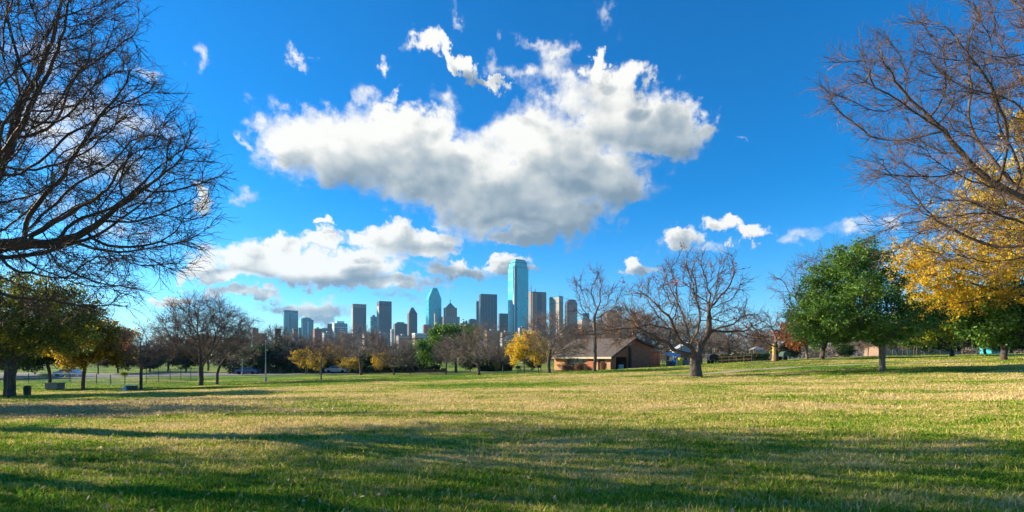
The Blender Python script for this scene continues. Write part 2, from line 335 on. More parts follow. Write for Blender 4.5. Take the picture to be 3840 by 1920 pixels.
def weeds(n_cl, seed):
    rg = np.random.default_rng(seed); Y = 4.8*(26/4.8)**rg.random(n_cl); px = rg.uniform(-120, 1144, n_cl); X = (px-512)/512*Y
    k = rg.integers(0, n_cl, n_cl*16); m_ = len(k); x = X[k]+rg.normal(0, .06, m_)*rg.choice([1, 2.2], n_cl)[k]; y = Y[k]+rg.normal(0, .06, m_)*rg.choice([1, 2.2], n_cl)[k]
    z = zat(x, y); h = rg.uniform(.04, .13, n_cl)[k]*rg.uniform(.5, 1.1, m_); la = rg.uniform(0, 2*np.pi, m_); ln = h*rg.uniform(.2, 1.1, m_); th = rg.uniform(0, 2*np.pi, m_); wd = .0035+y*.0004
    dx, dy, lx_, ly_ = np.cos(th)*wd, np.sin(th)*wd, np.cos(la)*ln, np.sin(la)*ln; V = np.empty((m_, 5, 3), np.float32)
    V[:, 0] = np.c_[x-dx, y-dy, z-.01]; V[:, 1] = np.c_[x+dx, y+dy, z-.01]; V[:, 2] = np.c_[x+dx*.8+lx_*.35, y+dy*.8+ly_*.35, z+h*.65]; V[:, 3] = np.c_[x-dx*.8+lx_*.35, y-dy*.8+ly_*.35, z+h*.65]; V[:, 4] = np.c_[x+lx_, y+ly_, z+h]
    b = np.arange(m_)[:, None]*5; F = np.stack([b+[0, 1, 2], b+[0, 2, 3], b+[3, 2, 4]], 1).reshape(-1, 3)
    tag(link('grass', mesh_np('grass', V.reshape(-1, 3), F, m_blade)), 'taller tufts standing out of the near grass', 'grass', kind='stuff')
weeds(7000, 15)
# ------------------------------------------------------------------ trees
def norm(a): return a/np.maximum(np.linalg.norm(a, axis=-1, keepdims=True), 1e-9)
def sample_env(env, n, rg, shell=.35):
    vol = np.array([e[3]*e[4]*e[5]*(e[6] if len(e) > 6 else 1) for e in env]); k = rg.choice(len(env), n, p=vol/vol.sum())
    e = np.array([x[:6] for x in env])[k]; d = norm(rg.normal(size=(n, 3))); r = rg.random(n)**shell
    return e[:, :3]+d*r[:, None]*e[:, 3:6]
def colonize(trunk, att, step, kill, infl, rg, bias=(0, 0, .05), jit=.12, iters=140, maxn=9000):
    N = np.zeros((maxn, 3)); par = np.full(maxn, -1); kids = np.zeros(maxn, int); n = len(trunk)
    N[:n] = trunk; par[1:n] = np.arange(n-1); kids[:n-1] = 1; ntr = n
    D = np.linalg.norm(att[:, None]-N[None, :n], axis=-1); near = D.argmin(1); dist = D.min(1); alive = np.ones(len(att), bool)
    for it in range(iters):
        act = alive & (dist < infl) & (kids[near] < 4)
        if not act.any():
            if it > 60 or not alive.any(): break
            act = alive & (dist < dist[alive].min()*1.3)
        dirs = norm(att[act]-N[near[act]]); S_ = np.zeros((n, 3)); np.add.at(S_, near[act], dirs)
        ids = np.unique(near[act]); m = len(ids)
        if n+m > maxn: break
        nd = norm(norm(S_[ids])+np.array(bias)+rg.normal(0, jit, (m, 3)))
        new = N[ids]+nd*step; N[n:n+m] = new; par[n:n+m] = ids; kids[ids] += 1
        D = np.linalg.norm(att[:, None]-new[None], axis=-1); k = D.argmin(1); dm = D[np.arange(len(att)), k]
        up = dm < dist; near[up] = n+k[up]; dist[up] = dm[up]; n += m
        alive &= dist > kill
    return N[:n].copy(), par[:n].copy(), ntr
def radii(N, par, rtrunk, rtip):
    n = len(N); tips = np.ones(n); has = np.zeros(n, bool); has[par[1:]] = True; cnt = np.where(has, 0.0, 1.0)
    for i in range(n-1, 0, -1): cnt[par[i]] += cnt[i]
    e = math.log(cnt[0])/math.log(rtrunk/rtip)
    return rtip*cnt**(1/e), has
def skeleton_mesh(N, par, rad, sides, mask=None):
    """rings shared along the main child, so limbs are continuous; returns V, F"""
    n = len(N); main = np.full(n, -1); best = np.zeros(n)
    for i in range(1, n):
        if rad[i] > best[par[i]]: best[par[i]] = rad[i]; main[par[i]] = i
    dirn = np.zeros((n, 3)); pos_ = norm(N-N[np.maximum(par, 0)]); pos_[0] = (0, 0, 1)
    for i in range(n): dirn[i] = pos_[i]+(pos_[main[i]] if main[i] >= 0 else 0)
    dirn = norm(dirn); U = np.zeros((n, 3)); U[0] = (1, 0, 0)
    for i in range(1, n):
        u = U[par[i]]; u = u-dirn[i]*np.dot(u, dirn[i]); l = np.linalg.norm(u); U[i] = u/l if l > 1e-6 else (0, 1, 0)
    W = np.cross(dirn, U); a = np.arange(sides)*2*np.pi/sides; ca, sa = np.cos(a), np.sin(a)
    ring = N[:, None]+(U[:, None]*ca[None, :, None]+W[:, None]*sa[None, :, None])*rad[:, None, None]
    side = np.array([i for i in range(1, n) if main[par[i]] != i], int)
    V = [ring.reshape(-1, 3)]; off = n*sides
    sb = {}
    if len(side):
        p = par[side]; d = pos_[side]; u = U[side]-d*(U[side]*d).sum(1, keepdims=True); u = norm(u); v2 = np.cross(d, u)
        rr = np.minimum(rad[side]*1.35, rad[p])
        r2 = N[p][:, None]+(u[:, None]*ca[None, :, None]+v2[:, None]*sa[None, :, None])*rr[:, None, None]
        V.append(r2.reshape(-1, 3)); sb = {int(s): off+k*sides for k, s in enumerate(side)}
    child = np.arange(1, n) if mask is None else np.array([i for i in range(1, n) if mask[i]], int)
    b0 = np.array([sb.get(int(i), par[i]*sides) for i in child]); b1 = child*sides
    k = np.arange(sides); k2 = (k+1) % sides
    F = np.stack([b0[:, None]+k, b0[:, None]+k2, b1[:, None]+k2, b1[:, None]+k], -1).reshape(-1, 4)
    V = np.concatenate(V); used = np.unique(F); remap = np.full(len(V), -1); remap[used] = np.arange(len(used))
    return V[used], remap[F]
def shoots(P, D, L, r0, r1, nseg, curl, up, rg):
    segs = []; n = len(P); D = D.copy(); P = P.copy(); L = np.broadcast_to(L, (n,)).copy(); r0 = np.broadcast_to(r0, (n,)).copy()
    for s in range(nseg):
        D = norm(D+rg.normal(0, curl, (n, 3))+np.array([0, 0, up])); P2 = P+D*(L/nseg)[:, None]
        ra = r0+(r1-r0)*s/nseg; rb = r0+(r1-r0)*(s+1)/nseg
        segs.append((P, P2, ra, rb, D)); P = P2
    return [np.concatenate([s[k] for s in segs]) for k in range(5)]
def seg_mesh(segs):
    P0, P1, ra, rb, D = segs; n = len(P0)
    ref = np.where(np.abs(D[:, 2:3]) > .8, [[1., 0, 0]], [[0, 0, 1.]]); u = norm(np.cross(D, ref)); v = np.cross(D, u)
    a = np.arange(3)*2*np.pi/3; c, s = np.cos(a)[None, :, None], np.sin(a)[None, :, None]
    o = u[:, None]*c+v[:, None]*s
    V = np.concatenate([P0[:, None]+o*ra[:, None, None], P1[:, None]+o*rb[:, None, None]], 1).reshape(-1, 3)
    b = np.arange(n)[:, None]*6; F = np.stack([b+[0, 1, 4, 3], b+[1, 2, 5, 4], b+[2, 0, 3, 5]], 1).reshape(-1, 4)
    return V, F
def leaf_quads(P, size, rg, flat=.0):
    n = len(P); a = norm(rg.normal(size=(n, 3))); b = norm(np.cross(a, rg.normal(size=(n, 3)))); s = size*rg.uniform(.6, 1.35, (n, 1))
    a = a*s; b = b*s*.62; V = np.stack([P-a, P-b*.9, P+a, P+b*.9], 1).reshape(-1, 3)   # a pointed leaf spray
    return V, np.arange(4*n).reshape(-1, 4)
def cat_mesh(parts):
    V = []; F = []; o = 0
    for v, f in parts: V.append(v); F.append(f+o); o += len(v)
    return np.concatenate(V), np.concatenate(F)
TK = .72
def make_tree(name, label, cat, loc, trunk, env, rtrunk, seed, natt=900, step=.35, rtip=.012, tw=(2, .8, 3, .3), wood=None, twm=None, leaves=None, group=None,
              jit=.14, bias=(0, 0, .05), kill=None, twr=.5, infl=None, rz=0.0, lean=0.0, shell=.35, smooth=3, clumps=None):
    """trunk: local polyline; env: ellipsoids (x,y,z,rx,ry,rz); tw: (twigs per node, length, sub-twigs, length)"""
    rg = np.random.default_rng(seed); wood = wood or bark_dark; twm = twm or twig_red
    T = [np.array(trunk[0], float)]
    for a, b in zip(trunk[:-1], trunk[1:]):
        a = np.array(a, float); b = np.array(b, float); k = max(1, int(np.linalg.norm(b-a)/step))
        T += [a+(b-a)*(i+1)/k for i in range(k)]
    T = np.array(T); att = sample_env(env, natt, rg, shell)
    N, par, ntr = colonize(T, att, step, kill or step*1.6, infl or step*14, rg, bias, jit)
    rad, has = radii(N, par, rtrunk*TK, rtip)
    main = np.full(len(N), -1); best = np.zeros(len(N))
    for i in range(1, len(N)):
        if rad[i] > best[par[i]]: best[par[i]] = rad[i]; main[par[i]] = i
    for _ in range(smooth):
        ok = (par >= 0) & (main >= 0); N2 = N.copy(); N2[ok] = .5*N[ok]+.25*(N[par[ok]]+N[main[ok]]); N = N2
    N[1:] += rg.normal(0, step*.05, N[1:].shape)*np.clip(rad[1:, None]*0+1, 0, 1)
    trk = (np.arange(len(N)) < ntr) | (rad > rtrunk*TK*.62)
    fl = rad.copy(); zz = N[:, 2]-N[0, 2]; fl = np.where(trk, fl*(1+.30*np.exp(-zz/(.45*rtrunk+.05))), fl)
    root = thing(name, label, cat, loc, rz, group)
    V, F = skeleton_mesh(N, par, fl, 9, trk); link('trunk', mesh_np('trunk', V, F, wood, True), root)
    V, F = skeleton_mesh(N, par, fl, 5, ~trk); branch = (V, F)
    dirs = norm(N-N[np.maximum(par, 0)]); cand = np.where((rad < max(rtip*3.2, .02)) & (np.arange(len(N)) >= ntr))[0]
    parts = [];
    ends = N[cand]
    if tw and tw[0] > 0 and len(cand):
        k = np.repeat(cand, tw[0]); out = norm(N[k]-np.mean(N[cand], 0))
        D = norm(dirs[k]*1.0+rg.normal(0, .55, (len(k), 3))+out*.25)
        s1 = shoots(N[k], D, tw[1]*rg.uniform(.5, 1.3, len(k)), rtip*.85, rtip*twr, 3, .22, .06, rg); parts.append(s1); ends = s1[1]
        if tw[2] > 0:
            j = rg.integers(0, len(s1[0]), len(k)*tw[2]); D = norm(s1[4][j]+rg.normal(0, .6, (len(j), 3)))
            s2 = shoots(s1[1][j], D, tw[3]*rg.uniform(.4, 1.4, len(j)), rtip*twr*.9, rtip*twr*.55, 2, .25, .05, rg); parts.append(s2); ends = s2[1]
    bt = [branch]+[seg_mesh(s) for s in parts]
    if leaves:
        link('branches', mesh_np('branches', *cat_mesh(bt), wood, True), root)
        lm, nl, ls, spread = leaves
        ncl = max(20, nl//22); cc = ends[rg.integers(0, len(ends), ncl)]+rg.normal(0, spread, (ncl, 3)); c = cc[rg.integers(0, ncl, nl)]+rg.normal(0, 1, (nl, 3))*np.array([1, 1, .75])*max(ls*1.9, .17)
        link('crown', mesh_np('crown', *leaf_quads(c, ls, rg), lm), root)
    else:
        V, F = cat_mesh(bt); link('crown', mesh_np('crown', V, F, twm, True), root)
        if clumps:
            lm, nl, ls, nc = clumps
            cc = ends[rg.integers(0, len(ends), nc)]; c = cc[rg.integers(0, nc, nl)]+rg.normal(0, .16, (nl, 3))
            link('withered_leaves', mesh_np('withered_leaves', *leaf_quads(c, ls, rg), lm), root)
    return root
def envpx(base, Y, lst):
    """ellipsoids given as (px, py, rx, ry, depth radius m, dy) in the plane at depth Y, local to base"""
    k = Y/512.0; return [(PX(e[0], Y)-base[0], e[5] if len(e) > 5 else 0.0, PZ(e[1], Y)-base[2], e[2]*k, e[4], e[3]*k, e[6] if len(e) > 6 else 1) for e in lst]
def ptpx(base, Y, pts): return [(PX(p[0], Y)-base[0], p[2] if len(p) > 2 else 0.0, PZ(p[1], Y)-base[2]) for p in pts]

# --- big framing tree, left (trunk beyond the frame)
Y = 13.0; b = at(-150, Y)
make_tree('bare_tree', 'huge dark leafless tree whose fanning branches fill the upper left sky', 'tree', b,
    [(0, 0, -.1), (.1, 0, 1.4), (.35, .1, 2.6)], envpx(b, Y, [(10, 150, 188, 128, 3.6), (-5, -5, 125, 110, 3.2), (55, 240, 142, 56, 2.8), (60, 290, 56, 38, 1.6, 0, 1.3), (95, 300, 36, 34, 1.2, 0, 1.6), (20, 290, 60, 34, 1.6, 0, 1.2), (150, 175, 62, 70, 2.2)]),
    .56, 101, natt=3300, step=.27, rtip=.009, tw=(4, .5, 3, .22), twm=twig_dark, jit=.2, infl=3.2, kill=.38, bias=(0, 0, .0), twr=.55, shell=.4)
# --- big framing tree, right
Y = 15.0; b = at(1150, Y)
make_tree('bare_tree', 'tall leafless tree reaching in over the yellow tree with fine reddish twigs', 'tree', b,
    [(0, 0, -.1), (-.15, 0, 1.5), (-.5, 0, 3.2)], envpx(b, Y, [(1000, 130, 135, 88, 3.2), (905, 75, 82, 46, 2.2), (985, 228, 122, 38, 2.4), (1060, 30, 90, 100, 3), (1200, 60, 120, 150, 3.5)]),
    .48, 102, natt=2600, step=.28, rtip=.009, tw=(4, .6, 4, .24), twm=twig_brown, wood=bark_grey, jit=.17, infl=3.6, kill=.38, bias=(0, 0, .0))
# --- lone trees of the middle distance
def bare(px, Y, trunk_px, env_px, rt, seed, label, **kw):
    b = at(px, Y)
    tr = [(0, 0, -.15)]+ptpx(b, Y, trunk_px)
    return make_tree('bare_tree', label, 'tree', b, tr, envpx(b, Y, env_px), rt, seed, **kw)
bare(696, 44, [(696, 366), (695, 359)], [(696, 294, 52, 42, 4.4), (640, 314, 34, 28, 3.2), (665, 302, 40, 34, 3.4), (745, 322, 30, 26, 3), (690, 268, 35, 20, 3), (615, 332, 34, 20, 2.4, 0, 1.8), (600, 345, 24, 8, 1.2, 0, 2), (760, 335, 26, 16, 2.2, 0, 1.6), (720, 270, 25, 20, 2.5)], .66, 201,
    'broad gnarled leafless tree with thick forked trunk standing alone right of the brick pavilion', natt=850, step=.45, rtip=.021, tw=(3, .85, 3, .4), wood=bark_mid, twm=twig_brown, jit=.38, kill=.8, infl=7, smooth=1, clumps=(leaf_rust, 500, .09, 40))
bare(201, 57, [(201, 376), (201, 371)], [(203, 330, 42, 32, 4.5), (203, 318, 30, 21, 3.5), (180, 345, 26, 16, 3)], .33, 202,
    'fan shaped leafless tree on bright green grass beside the chain link fence', twm=twig_brown, natt=1400, step=.4, rtip=.017, tw=(4, 1.1, 4, .5), jit=.14, kill=.62, bias=(0, 0, .12))
bare(217, 62, [(217, 378)], [(232, 338, 29, 28, 3.5), (243, 330, 18, 20, 3), (225, 355, 25, 12, 3)], .22, 203,
    'smaller forked leafless tree close behind the fan shaped tree', natt=450, step=.42, rtip=.015, tw=(3, 1.0, 3, .45), jit=.2, twm=twig_grey)
bare(141, 44, [(141, 378), (141, 374)], [(142, 346, 22, 25, 2.0), (148, 352, 22, 14, 2.0)], .16, 204,
    'small upright leafless tree right of the yellow leaved tree', natt=420, step=.3, rtip=.012, tw=(3, .8, 3, .35), jit=.14, bias=(0, 0, .15), clumps=(leaf_rust, 260, .07, 30))
bare(321, 60, [(321, 369), (321, 364)], [(326, 350, 22, 12, 2.5), (312, 355, 12, 8, 2)], .12, 205,
    'small leafless tree with pale thin trunk in the middle of the green strip', natt=240, step=.3, rtip=.012, tw=(3, .7, 2, .3), jit=.18, wood=bark_grey)
bare(361, 85, [(361, 366)], [(360, 343, 26, 17, 4), (352, 350, 20, 10, 4)], .28, 206,
    'leafless tree in front of the tan topped tower', natt=420, step=.5, rtip=.02, tw=(3, 1.2, 3, .5), jit=.15, twm=twig_grey, bias=(0, 0, .1))
bare(394, 85, [(394, 367)], [(397, 355, 23, 13, 3.5), (396, 350, 15, 10, 3)], .2, 207,
    'low round leafless tree beside the wide leafed evergreen', natt=380, step=.42, rtip=.02, tw=(3, 1.1, 3, .5), jit=.14, twm=twig_grey)
bare(479, 66, [(479, 368)], [(476, 348, 34, 16, 4), (485, 340, 26, 16, 3.5), (460, 350, 20, 13, 3)], .24, 208,
    'dense round leafless grey tree in front of the dark striped tower', natt=800, step=.4, rtip=.015, tw=(3, 1.1, 4, .5), wood=bark_dark, twm=twig_grey, jit=.16)
bare(549, 60, [(549, 362), (549, 358)], [(556, 338, 34, 19, 3.6), (545, 328, 20, 15, 3), (575, 350, 18, 8, 2)], .27, 209,
    'spreading leafless tree at the left end of the brick pavilion', natt=800, step=.42, rtip=.017, tw=(4, 1.0, 4, .4), jit=.2, twm=twig_grey)
bare(595, 61, [(595, 355), (595, 335), (594, 322)], [(595, 290, 26, 26, 3), (612, 300, 18, 18, 2.4), (578, 305, 14, 16, 2)], .27, 210,
    'tall sparse leafless tree with straight trunk in front of the brick pavilion', natt=260, step=.45, rtip=.024, tw=(3, 1.1, 3, .5), wood=bark_grey, jit=.28, kill=1.2, infl=7, smooth=1)
bare(776, 62, [(776, 351), (775, 346)], [(778, 326, 36, 22, 4), (757, 325, 22, 16, 3), (800, 335, 20, 10, 3)], .36, 211,
    'leafless tree with curving limbs beside the yellow playground post', natt=380, step=.5, rtip=.02, tw=(3, 1.1, 3, .5), jit=.28, kill=1.0)
bare(822, 78, [(822, 340), (824, 320)], [(828, 275, 38, 32, 5), (800, 290, 26, 30, 4), (845, 262, 24, 22, 4)], .4, 212,
    'tall leafless tree rising behind the round green tree', natt=520, step=.7, rtip=.022, tw=(3, 1.6, 3, .7), jit=.16, twm=twig_red, bias=(0, 0, .1))
# --- leafy trees
def leafy(px, Y, trunk_px, env_px, rt, seed, label, lm, nl, ls, spread, **kw):
    b = at(px, Y); tr = [(0, 0, -.15)]+ptpx(b, Y, trunk_px)
    kw.setdefault('tw', (2, .7, 0, .3)); kw.setdefault('name', 'leafy_tree'); nm = kw.pop('name')
    return make_tree(nm, label, 'tree', b, tr, envpx(b, Y, env_px), rt, seed, leaves=(lm, nl, ls, spread), **kw)
leafy(882, 40, [(882, 355), (883, 346)], [(850, 292, 48, 42, 4.0), (850, 266, 28, 26, 2.8), (822, 315, 32, 30, 3.2), (905, 324, 26, 20, 3.0), (872, 328, 56, 18, 4.0), (846, 256, 17, 12, 2)], .3, 301,
    'full round dark green tree with a pale bare trunk', leaf_green, 62000, .085, .2, natt=900, step=.4, rtip=.02, wood=bark_grey, name='round_green_tree', shell=.55)
leafy(1085, 46, [(1085, 346), (1075, 310)], [(990, 258, 62, 40, 5.0), (902, 246, 17, 12, 2), (893, 280, 16, 16, 2), (935, 226, 22, 12, 2), (1012, 130, 20, 26, 2), (970, 205, 22, 16, 2), (930, 268, 48, 34, 4.0), (950, 285, 56, 22, 4.5), (1010, 205, 46, 46, 4), (990, 175, 26, 22, 3), (975, 292, 60, 28, 5), (940, 305, 30, 22, 3), (1060, 250, 60, 70, 5), (925, 262, 26, 22, 3)], .42, 302,
    'large yellow leaved autumn tree at the right behind the bare branches', leaf_yellow, 60000, .105, .5, natt=800, step=.55, rtip=.025, name='yellow_tree', shell=.45)
leafy(952, 60, [(952, 347)], [(950, 315, 42, 28, 4), (930, 325, 30, 20, 4), (975, 312, 30, 24, 4)], .3, 303,
    'yellow green tree with low foliage below the large yellow tree', leaf_lime, 30000, .13, .3, natt=420, step=.55, rtip=.025, name='leafy_tree')
leafy(1003, 47, [(1003, 346)], [(1002, 322, 36, 22, 4), (1035, 315, 46, 30, 5), (985, 326, 26, 16, 3)], .35, 304,
    'dark green tree at the right edge of the lawn', leaf_green, 30000, .14, .32, natt=420, step=.55, rtip=.025, name='leafy_tree')
leafy(10, 34, [(9, 380), (10, 366)], [(20, 305, 56, 34, 4.2), (-20, 330, 50, 34, 4), (45, 325, 40, 26, 3.6), (25, 345, 44, 14, 3.6), (70, 318, 26, 24, 2.5)], .42, 305,
    'thick trunked tree with mixed green and yellowing leaves at the left edge', leaf_mixed, 52000, .075, .26, natt=700, step=.4, rtip=.02, name='leafy_tree', shell=.55)
leafy(83, 46, [(83, 374)], [(92, 340, 29, 25, 3), (104, 345, 19, 17, 2.4), (75, 348, 24, 18, 3)], .2, 306,
    'low yellow and dark green tree beside the road', leaf_gold, 26000, .11, .26, natt=380, step=.4, rtip=.02, name='leafy_tree', shell=.55)
leafy(50, 52, [(50, 372)], [(50, 350, 30, 15, 3.6), (30, 348, 26, 16, 3)], .2, 307,
    'low dark green tree behind the thick trunked tree', leaf_dark, 22000, .12, .26, natt=380, step=.4, rtip=.02, name='leafy_tree')
leafy(456, 96, [(456, 362)], [(452, 342, 25, 15, 5), (435, 350, 20, 14, 4), (463, 336, 14, 10, 4), (444, 334, 12, 8, 4)], .35, 308,
    'wide dark green evergreen tree below the old building with the pyramid roof', leaf_green, 30000, .19, .4, natt=420, step=.6, rtip=.03, name='evergreen_tree', shell=.6)
leafy(524, 74, [(524, 362)], [(520, 349, 15, 12, 2.6), (533, 345, 14, 12, 2.4), (515, 353, 10, 8, 2)], .13, 309,
    'small golden leaved tree left of the brick pavilion', leaf_yellow, 9000, .12, .2, natt=220, step=.35, rtip=.02, name='yellow_tree')
leafy(807, 74, [(807, 350)], [(797, 334, 19, 12, 3.6), (812, 331, 14, 12, 3)], .25, 310,
    'rust orange leaved tree between the playground and the round green tree', leaf_rust, 14000, .13, .3, natt=260, step=.4, rtip=.02, wood=bark_grey, name='rust_tree')
leafy(823, 62, [(823, 349), (828, 342)], [(815, 328, 24, 14, 3.6), (835, 330, 24, 14, 3.6)], .25, 311,
    'green tree with leaning dark trunk beside the rust orange tree', leaf_green, 18000, .13, .3, natt=260, step=.4, rtip=.02, name='leafy_tree')
for x_, y_, sd_, lb_ in [(-19, 10, 8, 'leafless tree just beyond the left edge near the viewer')]:
    make_tree('bare_tree', lb_, 'tree', (x_, y_, float(zat(x_, y_))), [(0, 0, -.1), (0, 0, 2.2)], [(0, 0, 6, 4.2, 2.6, 3), (1, 0, 9, 3, 2.4, 2.5)], .4, 330+sd_, natt=500, step=.4, rtip=.02, tw=(4, .9, 4, .4), jit=.2)
for x_, y_, sd_, lb_ in [(-25, 20.5, 1, 'unseen narrow leafless tree added beyond the left edge for shadow streaks'), (-33, 28, 2, 'unseen narrow leafless tree added farther beyond the left edge for shadow streaks')]:  # unseen trees with thin flat crowns, added to streak the lawn with shade
    make_tree('bare_tree', lb_, 'tree', (x_, y_, float(zat(x_, y_))), [(0, 0, -.1), (0, 0, 2.2)], [(0, 0, 6, 3.4, 1.1, 3), (1, 0, 9.5, 2.4, .9, 2.8)], .4, 340+sd_, natt=320, step=.4, rtip=.016, tw=(3, .7, 3, .3), jit=.2)
# trees left of the frame whose long shadows cross the near lawn
for x_, y_, sc_, sd_ in [(-34, 22, 1.0, 1), (-30, 14, .75, 2), (-50, 38, 1.25, 3)]:
    make_tree('leafy_tree', ['leafy tree beyond the left edge shading the lawn', 'low leafy tree beyond the left edge', 'tall leafy tree far beyond the left edge'][sd_-1], 'tree', (x_, y_, float(zat(x_, y_))),
        [(0, 0, -.1), (0, 0, 2.4*sc_)], [(0, 0, 6*sc_, 3.4*sc_, 3.2*sc_, 2.6*sc_), (1.5*sc_, 1, 7.8*sc_, 2.2*sc_, 2.2*sc_, 1.6*sc_)], .3, 320+sd_, natt=300, step=.5, rtip=.025, leaves=(leaf_mixed, 9000, .14, .35))

# ------------------------------------------------------------------ background tree belt: one tree of each kind, then copies
def proto(kind, seed):
    if kind == 'bare_round': return make_tree('bare_tree', 'x', 'tree', (0, -500, 0), [(0, 0, -.2), (.1, 0, 2.2)], [(0, 0, 6.2, 5, 5, 3.4), (0, 0, 8, 3, 3, 2.4)], .3, seed, natt=520, step=.6, rtip=.028, tw=(5, 1.3, 4, .6), twm=twig_grey, jit=.16)
    if kind == 'bare_vase': return make_tree('bare_tree', 'x', 'tree', (0, -500, 0), [(0, 0, -.2), (0, 0, 1.8)], [(0, 0, 7, 4, 4, 4.2), (0, 0, 9.5, 3, 3, 2.5)], .28, seed, natt=520, step=.6, rtip=.028, tw=(5, 1.4, 4, .6), twm=twig_red, jit=.12, bias=(0, 0, .15))
    if kind == 'dark': return make_tree('evergreen_tree', 'x', 'tree', (0, -500, 0), [(0, 0, -.2), (0, 0, 1.6)], [(0, 0, 4.6, 4.4, 4.4, 3.2), (1, 0, 6.4, 3, 3, 2)], .3, seed, natt=260, step=.6, rtip=.03, tw=(2, .9, 0, 0), leaves=(leaf_dark, 12000, .2, .4), shell=.6)
    if kind == 'yellow': return make_tree('yellow_tree', 'x', 'tree', (0, -500, 0), [(0, 0, -.2), (0, 0, 1.2)], [(0, 0, 3, 2.6, 2.6, 1.9)], .13, seed, natt=160, step=.4, rtip=.02, tw=(2, .6, 0, 0), leaves=(leaf_gold, 2600, .13, .22))
PR = {'bare_round': [proto('bare_round', 41), proto('bare_round', 42)], 'bare_vase': [proto('bare_vase', 43), proto('bare_vase', 44)], 'dark': [proto('dark', 45), proto('dark', 46)], 'yellow': [proto('yellow', 47)]}
H0 = {'bare_round': 9.5, 'bare_vase': 11.5, 'dark': 8.0, 'yellow': 5.0}
